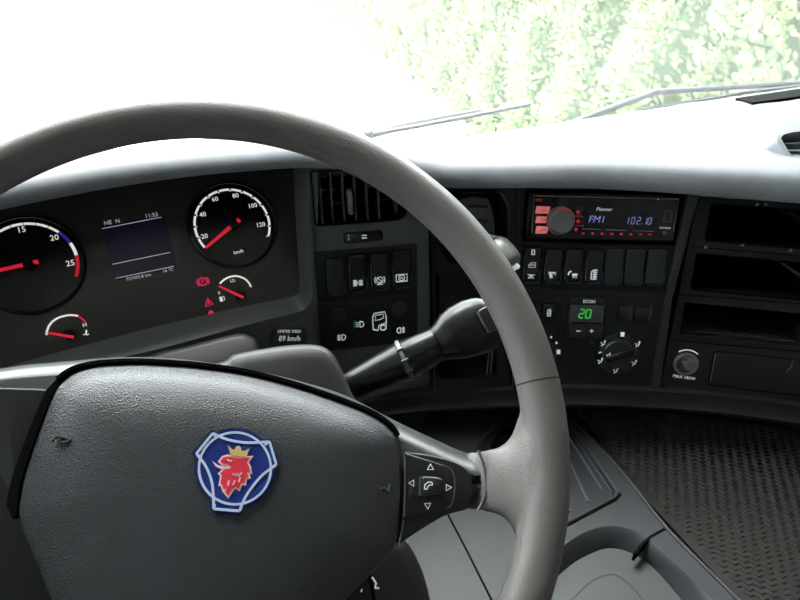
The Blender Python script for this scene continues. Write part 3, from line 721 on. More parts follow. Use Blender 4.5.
def build_left_switches():
    pl = M.shifted(M.hit(368, 296)); p = pl.p
    root = thing('switch_panel', 'black panel of rocker switches and lamp buttons left of the control stalk', 'switch panel', pl)
    x0, x1 = p(317.5, 300)[0], p(417, 290)[0]; yt, ym, yb = p(366, 247.5)[1], p(368, 298)[1], p(370, 346)[1]
    MB().prism(rrect(x0, ym + .0004, x1, yt, .0015), -.002, .0015, .0006).build('rocker_plate', 'panel_black', root, 30)
    MB().prism(rrect(x0, yb, x1, ym - .0004, .0015), -.002, .0013, .0006).build('button_plate', 'panel_black', root, 30)
    def rr(u0, v0, u1, v1): return prect(pl, u0, v0, u1, v1)
    rocker(root, rr(326.5, 257.5, 344, 294.5), 'blank_cap', None, .0006, 'blank switch cover')
    rocker(root, rr(348.2, 253.5, 366, 291.5), 'rocker', ic_pump, .0024, 'rocker switch with fuel symbol', True)
    rocker(root, rr(370, 251.5, 388, 289.3), 'rocker', ic_round, .0024, 'rocker switch with slashed circle symbol', True)
    rocker(root, rr(391.8, 249.5, 410, 287.3), 'rocker', ic_brake, .0024, 'rocker switch with framed symbol', True)
    for u, v in ((339.5, 315), (399.5, 308.5)):
        MB().lathe(*p(u, v), [(.0102, 0), (.0102, .003), (.009, .0042), (.0, .0045)], 32).build('round_button', 'blank_cap', root, 40)
    def lampb(u, v, m, icon, label, shift=0):
        c = p(u, v); o = MB().lathe(*c, [(.0086, 0), (.0086, .002), (.0078, .0026), (0, .0026)], 28).build('lamp_button', 'gloss_black', root, 40, label=label)
        mb = MB(); x, y = c[0] + .0008, c[1]; z = .0028
        def D_(sx):
            q = curve_poly(x, y, .0032, -math.pi / 2, math.pi / 2, 8); q = [(x + (a - x) * sx, b) for a, b in q]; mb.stroke(q + [(x - .0006 * sx, y + .0032), (x - .0006 * sx, y - .0032)], .0009, z - .001, z + .0002, True)
        D_(1 if icon != 'rear' else -1); s_ = -1 if icon != 'rear' else 1
        for d in (-.0022, 0, .0022): mb.stroke([(x + s_ * .0018, y + d), (x + s_ * .0054, y + d)], .0008, z - .001, z + .0002)
        if icon != 'head': mb.stroke([(x + s_ * .0036, y - .0036), (x + s_ * .0036, y + .0036)], .0009, z - .001, z + .0002)
        mb.v = [(c[0] + (a - c[0]) * 1.25, c[1] + (b - c[1]) * 1.25, e) for a, b, e in mb.v]
        mb.build('lamp_icon', m, o, 0); return o
    o = lampb(359.5, 323.5, 'print_white', 'head', 'headlamp button with green light')
    c = p(354.5, 323.5); MB().prism(rrect(c[0] - .0012, c[1] - .005, c[0] + .0016, c[1] + .005, .001), .002, .0032).build('green_light', 'lamp_green', o, 0)
    lampb(341.5, 336.5, 'print_white', 'front', 'front fog lamp button'); lampb(398.8, 329.5, 'print_white', 'rear', 'rear fog lamp button')
    mb = MB(); q = pl.pp([(373, 329), (372.5, 317), (374, 313), (384.5, 311.2), (386, 316), (386, 325)])
    mb.stroke(q[::1], .0014, .001, .0018); mb.stroke(pl.pp([(373, 329), (378, 330)]), .0014, .001, .0018)
    mb.stroke(pl.pp([(375, 315), (383, 313.5), (383.5, 317), (380, 319), (375, 320)]), .0011, .001, .0018, True)
    c = p(383, 327); mb.arc(*c, .0028, .0046, 0, TAU, .001, .002, 20); mb.stroke(pl.pp([(378, 330), (378.5, 325), (386, 322)]), .0011, .001, .0018)
    mb.build('truck_symbol', 'print_white', root, 0)
build_left_switches()

# ================================================================== PARKING BRAKE LEVER
def build_brake():
    pl = P.shifted(P.hit(476, 226, -.03)); p = lambda u, v, h=.03: pl.p(u, v, h)
    root = thing('parking_brake_lever', 'pale grey parking brake lever in dark recess behind the wheel rim', 'lever', pl)
    # guide plate with curved lip
    q = [p(u, v, .004) for u, v in ((470, 196), (486, 198), (492, 212), (493, 232), (470, 236), (452, 226), (450, 205))]
    MB().prism(rnd(q, .006), 0, .010, .003).build('guide_plate', 'fascia', root, 40)
    for v in (206, 220): 
        a, b = p(468, v, .014), p(488, v + 1, .014); MB().stroke([a, b], .003, .008, .013).build('detent_bar', 'gloss_black', root, 0)
    pts = [p(486, 198, .02), p(490.5, 209, .02), p(493, 222, .02), p(493.5, 234, .02)]
    MB().tube([(*a, .02) for a in spline(pts, 4)], .0014, 6).build('guide_lip', 'edge_light', root, 60)
    # lever arm and knob, coming out towards the driver
    pa = [pl.loc(P.hit(478, 246, -.02)), pl.loc(P.hit(487, 243, .012)), pl.loc(P.hit(496, 246, .030))]
    MB().tube(spline(pa, 5), [.011 + .001 * k / 10 for k in range(11)], 14).build('lever_arm', 'lever_grey', root, 60)
    A = pl.loc(P.hit(497, 246, .026)); Bk = pl.loc(P.hit(512, 268, .046)); d = Bk - A; L_ = np.linalg.norm(d)
    path = [A + d * t for t in (-.30, -.22, 0, .3, .6, .8, .92, .98)]
    MB().tube(path, [.006, .010, .0150, .0170, .0175, .0165, .0135, .0095], 20).build('lever_knob', 'lever_grey', root, 60)
    e = d / L_; s_ = np.cross(e, [0, 0, 1]); s_ /= np.linalg.norm(s_); t_ = np.cross(s_, e); fp = Pl(Bk + e * .0005, s_, t_)
    o = MB()
    for a0, a1 in ((-.9, .9), (math.pi - .9, math.pi + .9)):
        o.stroke(curve_poly(0, 0, .0085, a0, a1, 8), .0014, -.003, .0006)
    o.arc(0, 0, .0044, .0056, 0, TAU, -.003, .0006, 20); o.text('P', 0, 0, .008, .0003)
    vs = [tuple(fp.O + fp.X * x + fp.Y * y + fp.N * z) for x, y, z in o.v]; o.v = vs
    o.build('brake_symbol', 'print_white', root, 0)
build_brake()

# ================================================================== CAR RADIO
def build_radio():
    pl = R.shifted(R.hit(605, 240, -.012)); p = lambda u, v, h=.018: pl.p(u, v, h)
    root = thing('car_radio', 'black car radio with red lit keys showing FM1 102.10', 'radio', pl)
    X0, Y0, X1, Y1 = p(531.5, 218)[0], p(604, 239.5)[1], p(677.5, 218)[0], p(604, 196.5)[1]; Wd, Hh = X1 - X0, Y1 - Y0
    MB().prism(rrect(X0 - .004, Y0 - .003, X1 + .004, Y1 + .003, .003), 0, .006, .001).build('mounting_frame', 'gloss_black', root, 30)
    MB().prism(rrect(X0, Y0, X1, Y1, .004), .005, .018, .002).build('faceplate', 'gloss_black', root, 30)
    Z = .018
    MB().stroke([(X0 + .002, Y0 + .006), (X0 + .001, Y1 - .001), (X1 - .001, Y1 - .001), (X1 - .003, Y0 + .012)], .0012, Z - .003, Z + .0006).build('silver_trim', 'bezel_silver', root, 0)
    for v0, v1, u1 in ((206, 213.5, 550.5), (216, 223, 548), (226, 233.5, 549)):
        q = [p(536.5, v0), p(u1, v0 + .6), p(u1 - 2.5, v1), p(535, v1)]
        k = MB().prism(rnd(q, .0012), Z - .001, Z + .0025, .001).build('mode_key', 'key_red', root, 30)
        c = p(543, (v0 + v1) / 2); MB().stroke([c - [.003, 0], c + [.003, 0]], .0009, Z + .002, Z + .0028).build('key_legend', 'led_red', k, 0)
    MB().text('MIX', *p(539, 200.2), .0046, Z + .0004).build('badge_text', 'led_red', root, 0)
    c = p(560, 220.5); r = p(573.5, 220)[0] - c[0]
    k = MB().lathe(*c, [(r, Z - .001), (r, Z + .004), (r * .94, Z + .006), (r * .86, Z + .014), (r * .80, Z + .0155), (r * .5, Z + .0148), (0, Z + .0148)], 48).build('volume_knob', 'knob_metal', root, 30)
    MB().arc(*c, r * .98, r * 1.06, 0, TAU, Z - .001, Z + .003, 48).build('knob_ring', 'silver_dull', k, 0)
    MB().arc(*c, r * .90, r * 1.0, rad(20), rad(110), Z + .004, Z + .0062, 16).build('red_glow_ring', 'led_red', k, 0)
    # display window
    x0, y0, x1, y1 = p(590, 216)[0], p(600, 228)[1], p(656, 216)[0], p(600, 211.5)[1]
    d = MB().prism(rrect(x0, y0, x1, y1, .001), Z - .001, Z + .0004).build('display_window', 'screen_dark', root, 0)
    mb = MB(); t = p(596.5, 219.5); hg = .0082
    mb.text('FM1', *t, .0118, Z + .0006, shear=.18)
    mb.build('display_text', 'lcd_violet', d, 0)
    mb = MB(); x, y = p(630.5, 220.5)
    for i, ch in enumerate('10210'):
        seg7(mb, ch, x + [-.0062, .0012, .0080, .0158, .0212][i], y, .0036, hg, .0009, Z + .0004)
    mb.box(x + .0135, y - hg / 2, Z + .0004, x + .0145, y - hg / 2 + .001, Z + .0007); mb.build('display_text', 'lcd_violet', d, 0)
    MB().text('Pioneer', *p(604, 209.3), .0062, Z + .0004, shear=.25).build('brand_text', 'print_white', root, 0)
    for ua, ub, v in ((582, 601, 228.7), (606, 627, 229.5), (632, 654, 230.4)):
        MB().stroke([p(ua, v), p(ub, v + .9)], .0010, Z - .001, Z + .0010).build('key_bar', 'silver_dull', root, 0)
    for i in range(8):
        c = p(583 + 9.55 * i + (3 if i > 1 else 0) * 0, 233.4 + .15 * i); MB().prism(rrect(c[0] - .0017, c[1] - .0012, c[0] + .0017, c[1] + .0012, .0008), Z - .001, Z + .0012).build('preset_key', 'led_red' if i % 1 == 0 else 'gloss_black', root, 0)
    for u, v in ((578, 212), (578, 221.5), (576, 229.5)):
        c = p(u, v); MB().lathe(*c, [(.0024, Z - .001), (.0022, Z + .001)], 12).build('side_key', 'led_red', root, 0)
    for v, du in ((216, 4), (225.5, 5)): MB().stroke([p(575, v), p(579 + du, v + .3)], .0006, Z - .001, Z + .0006).build('key_bar', 'led_red', root, 0)
    c = prect(pl, 664, 211, 672, 221); 
    x0, y0 = p(663.5, 221.5); x1, y1 = p(672, 211)
    MB().stroke([(x0, y0), (x0, y1), (x1, y1), (x1, y0)], .0005, Z - .001, Z + .0008, True).build('usb_cover', 'silver_dull', root, 0)
    MB().text('MIXTRAX', *p(665, 228), .0032, Z + .0004).build('badge_text', 'print_white', root, 0)
    MB().lathe(*p(664.5, 233), [(.0024, Z - .001), (.0022, Z + .0006), (.001, Z + .0006), (.001, Z - .001)], 16).build('aux_jack', 'silver_dull', root, 30)
    MB().lathe(*p(657.8, 199.2), [(.0011, Z - .001), (.0009, Z + .001)], 10).build('status_light', 'print_white', root, 0)
build_radio()

# ================================================================== CENTRE SWITCHES AND CLIMATE CONTROL
def build_centre_switches():
    pl = R.shifted(R.hit(594, 286)); p = pl.p
    root = thing('switch_panel', 'row of seven rocker switches directly below the car radio', 'switch panel', pl)
    x0, x1 = p(519, 266)[0], p(671, 266)[0]; y0, y1 = p(594, 287)[1], p(594, 244)[1]
    MB().prism(rrect(x0, y0, x1 - .004, y1, .003), -.002, .0015, .0008).build('rocker_plate', 'panel_black', root, 30)
    spec = [(523, 246.5, 540, 282, ic_cabin, 'rocker switch with cab lamp symbols'), (544, 248.5, 561, 282, ic_lamp1, 'rocker switch with work lamp symbol'),
            (564.3, 248.5, 582, 282.3, ic_lamp2, 'rocker switch with spot lamp symbol'), (585, 249, 602.5, 283, ic_seat, 'rocker switch with ladder symbol')]
    for u0, v0, u1, v1, ic, lb in spec: rocker(root, prect(pl, u0, v0, u1, v1), 'rocker', ic, .0016, lb, True)
    for u0, u1 in ((604.5, 622.5), (625, 643.5), (646, 665)):
        rocker(root, prect(pl, u0, 249.2, u1, 284.5), 'blank_cap', None, .0004, 'blank switch cover')
    for u in (538, 558.5, 579, 599, 618, 638.5, 659): MB().lathe(*p(u, 284.5 - (0 if u > 600 else 2)), [(.0010, 0), (.0008, .003)], 8).build('corner_clip', 'edge_light', root, 0)
build_centre_switches()
def build_climate():
    pl = R.shifted(R.hit(590, 384)); p = pl.p
    root = thing('climate_panel', 'black climate control panel with green 20 display and rotary dials', 'climate control', pl)
    MB().prism(rnd([p(519, 289), p(667, 291), p(650, 383), p(519, 380)], .002), -.002, .0012, .0006).build('control_plate', 'panel_black', root, 30)
    Z = .0012
    def keybox(u0, v0, u1, v1, m='gloss_black', z=.003, name='button', r=.0015):
        return MB().prism(rrect(*prect(pl, u0, v0, u1, v1), r), Z - .001, Z + z, .0008).build(name, m, root, 30)
    keybox(529, 302.5, 541, 318); b = keybox(542, 302.5, 556, 318)
    mb = MB(); c = p(548.5, 312); z = Z + .0032
    mb.stroke([c + np.array(q) * .001 for q in ((1.5, 5), (-1.6, 4), (-2.4, -1), (-1.6, -4.4), (1.8, -4.4), (2.2, 2))], .0011, z - .001, z, True); mb.stroke([c + np.array(q) * .001 for q in ((-2, -1), (2, -1))], .0008, z - .001, z)
    mb.stroke([c + np.array(q) * .001 for q in ((0, 4), (0, -4))], .0006, z - .001, z); mb.build('seat_icon', 'print_white', b, 0)
    # display block
    keybox(566.5, 296.5, 604, 340, 'gloss_black', .002, 'display_block', .003)
    d = keybox(569, 304.5, 603, 321.5, 'lcd_grey', .004, 'display_window')
    mb = MB(); x, y = p(578.5, 312.5)
    for i, ch in enumerate('20'): seg7(mb, ch, x + i * .0085, y, .0058, .0112, .0017, Z + .0041, .10)
    mb.build('display_digits', 'led_green', d, 0)
    MB().text('ECON', *p(588.5, 301), .0056, Z + .0022).build('button_text', 'print_white', root, 0)
    b = keybox(569.5, 323.5, 585, 337, 'dark_plastic', .0045); c = p(577.5, 329.8); MB().stroke([c - [.0026, 0], c + [.0026, 0]], .0012, Z + .004, Z + .0048).build('minus_sign', 'print_white', b, 0)
    b = keybox(586, 323.5, 600.5, 337, 'dark_plastic', .0045); c = p(590.5, 329.8)
    MB().stroke([c - [.0026, 0], c + [.0026, 0]], .0012, Z + .004, Z + .0048).stroke([c - [0, .0026], c + [0, .0026]], .0012, Z + .004, Z + .0048).build('plus_sign', 'print_white', b, 0)
    keybox(617, 305, 632, 320); keybox(633, 305, 648, 320.5)
    MB().stroke(pl.pp([(651, 305), (650, 313), (647.5, 321)]), .0012, Z - .001, Z + .002).build('button_trim', 'edge_light', root, 0)
    MB().lathe(*p(592, 341.5), [(.0026, Z - .001), (.0022, Z + .002)], 12).build('indicator', 'dark_plastic', root, 40)
    # rotary dials
    def dial(u, v, rp, name, marks, label, ang):
        c = p(u, v); r = p(u + rp, v)[0] - c[0]
        o = MB().lathe(*c, [(r * 1.15, Z - .001), (r * 1.13, Z + .0012), (r, Z + .0014)], 48).build(name, 'gloss_black', root, 30, label=label)
        k = MB().lathe(*c, [(r * .80, Z), (r * .78, Z + .005), (r * .72, Z + .0065), (0, Z + .0068)], 40).build('dial_knob', 'dark_plastic', o, 30)
        e = np.array([math.cos(ang), math.sin(ang)]); s_ = np.array([-e[1], e[0]]); g = .17 * r
        q = [c - e * r * .68 - s_ * g, c + e * r * .72 - s_ * g, c + e * r * .72 + s_ * g, c - e * r * .68 + s_ * g]
        MB().prism(rnd(q, .002), Z + .005, Z + .012, .0015).build('finger_grip', 'gloss_black', o, 30)
        for (mu, mv, kind) in marks:
            m = p(mu, mv); mb = MB(); z = Z + .0148
            z = Z + .0014
            pq = pl.p(mu, mv, z); x, y = pq
            if kind == 'dot': mb.box(x - .0012, y - .0014, z - .001, x + .0010, y + .0014, z + .0004)
            elif kind == 'bar': mb.stroke([(x - .002, y - .0004), (x + .002, y + .0008)], .0012, z - .001, z + .0004)
            elif kind == 'fan':
                mb.box(x - .0024, y - .0028, z - .001, x + .0024, y + .0028, z + .0003)
            else:
                mb.stroke([(x + .0014, y + .0034), (x + .0008, y - .0006), (x - .0018, y - .0012), (x - .002, y - .003)], .0013, z - .001, z + .0004)
                mb.stroke([(x - .004, y + .0016), (x - .0014, y + .0012)], .0010, z - .001, z + .0004); mb.lathe(x + .0016, y + .0038, [(.0012, z - .001), (.0012, z + .0005)], 8)
            mb.build('dial_mark', 'print_white', o, 0)
        return o
    dial(617, 353, 19.5, 'air_dial', [(622.5, 334.5, 'fan'), (638, 345, 'body'), (634.5, 363.5, 'body'), (616, 371.3, 'body'), (600.5, 361.5, 'body'), (600, 352.8, 'bar'), (603.5, 344, 'body')], 'rotary air distribution dial', rad(22))
    dial(537, 353, 17, 'fan_dial', [(544.3, 334, 'dot'), (551.3, 337.3, 'dot'), (556.6, 343, 'dot'), (558.5, 352, 'fan')], 'rotary fan dial half hidden by the wheel rim', rad(60))
    o = MB(); x, y = pl.p(609, 354.5, Z + .0070); z = Z + .0070; o.stroke([(x - .003, y - .0014), (x + .003, y - .0022)], .0016, z - .001, z + .0006); o.prism([(x - .001, y - .001), (x + .0026, y - .0012), (x + .0012, y + .003)], z - .001, z + .0005)
    o.build('pointer_mark', 'print_white', root, 0)
build_climate()

# ================================================================== COMPARTMENTS
def build_shelves():
    pl = S.shifted(S.hit(700, 388)); p = pl.p
    root = thing('storage_unit', 'black storage unit with three open compartments right of the radio', 'storage unit', pl)
    yT = p(720, 199)[1]; yB = p(720, 392)[1]; xL = p(690, 250)[0] - .004; xR = p(1040, 300)[0]
    cub = [(712, 203.5, 240.5), (697.5, 253, 289), (685.5, 301, 334)]; rects = []
    xr = p(830, 230)[0]
    for u, v0, v1 in cub:
        x0 = p(u - 4, (v0 + v1) / 2)[0]; y1 = p(u, v0 + .6)[1]; y0 = p(u - 7, v1)[1]; rects.append((x0, y0, xr, y1))
    hx0, hy0, hx1, hy1 = p(712, 367)[0], p(709, 384)[1], p(840, 375)[0], p(715, 351.5)[1]
    outer = [(xL, yB), (xR, yB), (xR, yT), (xL, yT)]
    # the left side of the unit follows the slanted upright
    outer = [p(660, 390), (xR, yB - .004), (xR, yT), p(698, 196)]
    holes = [rnd([(a, b), (c, b), (c, d), (a, d)], .003) for a, b, c, d in rects]
    MB().plate(outer, holes, 0, .02).build('unit_frame', 'panel_black', root, 0)
    for (a, b, c, d), hole in zip(rects, holes):
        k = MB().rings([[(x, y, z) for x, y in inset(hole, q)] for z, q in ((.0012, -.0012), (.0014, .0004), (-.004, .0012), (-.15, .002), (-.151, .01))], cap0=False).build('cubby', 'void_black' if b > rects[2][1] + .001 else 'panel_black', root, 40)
    # perforated liner at the back of the lowest compartment
    a, b, c, d = rects[2]; mb = MB()
    for i in range(50):
        for j in range(26):
            x = a + .006 + i * .0044; z = -.008 - j * .0044
            if x > c - .006: continue
            mb.box(x, b + .003, z - .0026, x + .0026, b + .0046, z)
    o = mb.build('perforated_liner', 'mesh_grey', root, 0); o['kind'] = 'stuff'
    MB().box(a + .004, b + .002, -.13, c - .03, d - .002, -.124).build('back_wall', 'mesh_grey', root, 0)
    # side fins seen at the right of the upper compartments
    for (a, b, c, d) in rects[:2]:
        xf = p(789, 218)[0] if d > rects[1][3] + .001 else p(782, 267)[0]
        MB().prism([(xf, d - .004), (xf + .003, d - .003), (c, d - .026), (c, d - .032)], -.04, -.004).build('card_fin', 'dark_plastic', root, 0)
    # dividing grooves
    for (ua, va, ub, vb) in ((690, 246.5, 830, 258), (679, 294, 830, 306), (668.5, 340, 830, 354)):
        MB().stroke(pl.pp([(ua, va), (ub, vb)]), .0012, -.001, .0008).build('divider_line', 'void_black', root, 0)
    for u, v in ((757, 204.5), (765.5, 204.3), (742.5, 244.8), (705.5, 247.3), (790.5, 250.3)):
        MB().lathe(*p(u, v), [(.0022, -.001), (.0020, .0010), (.0008, .0014)], 10).build('screw', 'silver_dull', root, 40)
    # drop-down hatch
    q = rrect(hx0, hy0, hx1, hy1, .003)
    MB().stroke(inset(q, -.0007), .0014, -.001, .0006, True).build('hatch_gap', 'void_black', root, 0)
    h = MB().prism(q, -.001, .0022, .001).build('hatch_door', 'panel_black', root, 30)
    MB().stroke([(hx0 + .0006, hy0 + .004), (hx0 + .0006, hy1 - .002)], .0009, .001, .0026).build('hatch_edge', 'edge_light', h, 0)
    MB().stroke(pl.pp([(792, 360), (790.5, 366), (786, 370.5)]), .0012, .002, .0028).build('hatch_latch', 'edge_light', h, 0)
build_shelves()
def build_socket():
    pl = S.shifted(S.hit(686, 364)); p = pl.p
    root = thing('power_socket', 'round metal power socket with white print left of the hatch', 'socket', pl)
    r = .0140
    MB().lathe(0, 0, [(r * 1.12, -.001), (r * 1.10, .0014), (r * 1.0, .0018), (r * .97, .003), (r * .90, .0032), (r * .86, .001)], 40, True, False).build('socket_ring', 'silver_dull', root, 40)
    c = MB().lathe(0, 0, [(r * .88, -.002), (r * .86, .0012), (r * .70, .002), (0, .0022)], 32).build('socket_cap', 'coin_metal', root, 30)
    MB().prism([(-.004, -.002), (-.001, -.005), (.003, .001), (.0, .005), (-.006, .004)], .001, .0030).build('cap_relief', 'silver_dull', c, 0)
    MB().stroke(curve_poly(0, .001, r * 1.32, rad(50), rad(128), 14), .0013, -.001, .0009).build('print_arc', 'print_white', root, 0)
    MB().text('MAX 180W', *p(684, 377.3), .0056, .0004, rot=rad(-2)).build('socket_text', 'print_white', root, 0)
build_socket()

# ================================================================== PASSENGER'S AIR VENT ON THE PAD
def build_top_vent():
    pl = Pl.face(on_pad(805, 152) + np.array([0, -.006, .010]), -8, 48)
    root = thing('air_vent', 'black slatted air vent in the pale dashboard top near the windscreen', 'air vent', pl)
    p = pl.p
    out = rnd(pl.pp([(779, 138), (795, 134), (850, 136), (880, 176), (804, 171), (795, 163)]), .008)
    MB().rings([[(x, y, z) for x, y in inset(out, d)] for z, d in ((-.02, -.012), (.002, -.006), (.004, -.0015), (-.004, .001), (-.035, .002), (-.036, .012))], cap0=False).build('vent_housing', 'pad_grey', root, 40)
    MB().prism(inset(out, .0015), -.034, -.022).build('vent_back', 'void_black', root, 0)
    for (a, b) in (((782, 143), (868, 141)), ((787, 150), (872, 150)), ((792, 158), (876, 159)), ((799, 166), (880, 168))):
        q0, q1 = p(*a), p(*b); d = np.array([0, .0050])
        MB().rings([[(*q, -.002), (*(q + d * .9), -.006), (*(q + d * .5), -.022), (*(q - d * .3), -.020)] for q in (q0, q1)]).build('slat', 'pad_grey', root, 30)
build_top_vent()

# ================================================================== STEERING WHEEL
def build_wheel():
    pl = H; root = thing('steering_wheel', 'worn grey steering wheel with padded hub in front of the dials', 'steering wheel', pl)
    R0, rt = .2224, .0150
    def hp(u, v, h): return pl.p(u, v, h)
    # rim with flared spoke roots, fused by voxel remesh
    mb = MB(); n1, n2 = 160, 20
    rings = []
    for i in range(n1):
        a = i / n1 * TAU; e = np.array([math.cos(a), math.sin(a)])
        rings.append([(*(e * (R0 + rt * math.cos(k / n2 * TAU))), rt * 1.0 * math.sin(k / n2 * TAU)) for k in range(n2)])
    mb.rings(rings + [rings[0]], cap0=False, cap1=False)
    def root_px(px, h): return [hp(u, v, h) for u, v in px]
    # flared root: superellipse sections swept from the spoke out to the rim
    secs = [(466, 28, -.052, .0085), (475, 30, -.046, .009), (480, 30.5, -.0385, .0095), (487, 31.5, -.0310, .0105), (496, 33, -.0235, .0115), (505, 37, -.0175, .012), (513, 46, -.012, .0125), (519, 62, -.0075, .0125), (525, 82, -.004, .0118), (534, 98, -.002, .0100)]
    def flare(mirror):
        ra = math.atan2(*(hp(520, 482, 0)[::-1])); ax = np.array([-math.sin(ra), math.cos(ra)]); rs = []
        for u, hv, zc, hz in secs:
            ring_ = []
            for k in range(40):
                a = k / 40 * TAU; c, s_ = math.cos(a), math.sin(a); e = .75
                q = hp(u, 481 + hv * math.copysign(abs(c) ** e, c), zc)
                if mirror: q = 2 * (q @ ax) * ax - q
                ring_.append((*q, zc + hz * math.copysign(abs(s_) ** e, s_)))
            rs.append(ring_)
        return MB().rings(rs)
    for m_ in (False, True): a = flare(m_); mb.add(a.v, a.f)
    rim = mb.build('rim', 'rim_skin', root, 0)
    md = rim.modifiers.new('r', 'REMESH'); md.mode = 'VOXEL'; md.voxel_size = .0019
    sm = rim.modifiers.new('s', 'SMOOTH'); sm.iterations = 9; sm.factor = .5
    dg = bpy.context.evaluated_depsgraph_get(); me = bpy.data.meshes.new_from_object(rim.evaluated_get(dg)); rim.modifiers.clear()
    me.materials.clear(); me.materials.append(MATS['rim_skin']); rim.data = me; me.shade_smooth()
    # stitched seam across the rim
    for (u, v, da) in ((537, 382, .0), ):
        q = hp(u, v, 0); a = math.atan2(q[1], q[0]); e = np.array([math.cos(a), math.sin(a), 0]); cpt = e * R0; t = np.array([-e[1], e[0], 0.])
        tilt = e * 1.0 + t * 0.0
        MB().rings([[cpt + t * dz + (tilt * math.cos(k / 24 * TAU) + np.array([0, 0, 1]) * math.sin(k / 24 * TAU)) * rr for k in range(24)] for dz, rr in ((-.0007, rt * .90), (-.0005, rt * 1.0), (.0005, rt * 1.0), (.0007, rt * .90))], cap0=False, cap1=False).build('rim_seam', 'seam', root, 60)
    # lower carrier with the two spokes
    hS = -.034
    top = [(-66, 378), (-40, 366), (0, 357), (60, 351.5), (120, 347.5), (180, 350.5), (250, 362), (300, 373.5), (350, 389.5), (400, 415), (440, 434), (474, 449), (490, 453)]
    low = [(492, 510), (478, 511), (448, 516), (422, 531), (397, 548), (345, 612), (290, 668), (200, 700), (120, 690), (70, 650), (40, 605), (14, 520), (0, 496), (-40, 470), (-66, 464)]
    out = [hp(*q, hS) for q in spline([np.array(q, float) for q in top], 5) + spline([np.array(q, float) for q in low], 5)]
    rs = []
    for z, d in ((-.088, .006), (-.074, 0), (-.064, .0006), (-.054, .0026), (-.045, .0060), (-.038, .0100), (-.0338, .0145), (-.033, .0165)): rs.append([(x, y, z) for x, y in inset(out, d)])
    MB().rings(rs).build('spoke_carrier', 'spoke_skin', root, 60)
    # left spoke insert (dark blank)
    q = [hp(u, v, -.032) for u, v in ((-60, 388), (0, 387.5), (50, 389), (37, 428), (22, 474), (14, 510), (0, 472), (-60, 450))]
    MB().prism(rnd(q, .004), -.045, -.031, .0015).build('spoke_insert', 'switch_pad', root, 40)
    # padded hub
    hP = -.028
    op = [(150, 362.8), (200, 366.5), (250, 374), (300, 387), (350, 404.5), (375, 415.5), (391, 427), (400, 441), (402.5, 470), (402.5, 512), (397, 545), (384, 563), (345, 603), (290, 660), (200, 690), (120, 680), (75, 645), (47, 600), (30, 557), (16, 519), (18, 492), (24, 468), (37, 430), (51, 394), (60, 381), (74, 371), (94, 365), (120, 363)]
    pad = [hp(*q, hP) for q in spline([np.array(q, float) for q in op], 6, True)]
    c = np.mean(pad, 0); rs = []
    for z, d in ((-.046, .0004), (-.036, 0), (-.031, .0008), (-.0275, .003)): rs.append([(x, y, z) for x, y in inset(pad, d)])
    base = [np.array(q) for q in inset(pad, .003)]
    for s_, z in ((.965, -.0262), (.92, -.0226), (.85, -.0184), (.72, -.0140), (.55, -.0112), (.35, -.0099), (.15, -.0095)):
        rs.append([(*(c + (q - c) * s_), z) for q in base])
    hub = MB().rings(rs).build('hub_pad', 'hub_skin', root, 60)
    for px_, wd_ in (([(398, 436), (391, 425.5), (375, 414), (350, 403), (300, 385.5), (250, 372.3), (200, 365), (150, 361.5), (120, 361.8), (94, 364), (73, 370), (59, 380)], .0022),):
        MB().stroke(spline([np.array(hp(u, v, -.034)) for u, v in px_], 5), wd_, -.042, -.0290).build('pad_gap', 'void_black', root, 0)
    MB().prism([hp(u, v, -.032) for u, v in ((60, 377), (47, 391), (31, 428), (17, 466), (10, 490), (8, 505), (14, 519), (18, 514), (20, 490), (26, 468), (39, 430), (53, 396), (62, 382))], -.042, -.0300).build('pad_gap', 'void_black', root, 0)
    # horn mark embossed on the pad
    z = -.0155; m = MB(); x, y = hp(30, 440, z)
    px = lambda L_: [hp(u, v, z) for u, v in L_]
    m.stroke(px([(51.5, 441.5), (54, 437), (60, 435.5), (66, 437.5), (70, 439.5), (66, 441.5), (60, 442)]), .0009, z - .003, z + .0007); m.stroke(px([(54, 437), (57, 441), (61, 439)]), .0008, z - .003, z + .0007)
    m.build('horn_mark', 'edge_light', hub, 0)
    m = MB(); z = -.0205; m.stroke([hp(u, v, z) for u, v in ((377, 485), (381, 489), (385, 487), (389, 491), (390, 484))], .0006, z - .004, z + .0006); m.build('horn_mark', 'edge_light', hub, 0)
    # silver edging where the pad meets the switch block
    mb = MB(); z = -.030
    mb.stroke([hp(u, v, z) for u, v in ((404.6, 453), (404.9, 470), (404.6, 495), (403.8, 517))], .0010, z - .004, z + .0012); mb.build('pad_edging', 'edge_light', root, 0)
    mb = MB(); mb.stroke([hp(u, v, z) for u, v in ((403.2, 520), (401.5, 532), (398, 546))], .0010, z - .004, z + .0012); mb.build('pad_edging', 'edge_light', root, 0)
    # switch block on the right spoke
    h = -.031
    q = [hp(u, v, h) for u, v in ((404.5, 451.5), (430, 454.5), (452, 460), (467, 468), (474, 482), (474.5, 497), (470, 509), (447, 514.5), (422, 529), (398.5, 545))]
    blk = MB().prism(rnd(q, [.001, .01, .01, .008, .008, .008, .005, .006, .006, .001]), -.050, h, .0016).build('switch_surround', 'switch_pad', root, 40)
    q = [hp(u, v, h + .002) for u, v in ((405.5, 453), (440, 463.5), (452, 470), (455, 486), (452.5, 503), (446, 509.5), (405, 518.5))]
    kp = MB().prism(rnd(q, [.001, .006, .006, .006, .006, .004, .001]), h - .004, h + .0022, .0012).build('key_pad', 'switch_pad', root, 40)
    q = [hp(u, v, h + .002) for u, v in ((443, 464.5), (452, 470.5), (455, 486), (452.5, 503), (447, 508.5))]
    MB().stroke(spline([np.array(a) for a in q], 5), .0007, h - .001, h + .0024).build('key_edge', 'edge_light', kp, 0)
    z = h + .0024
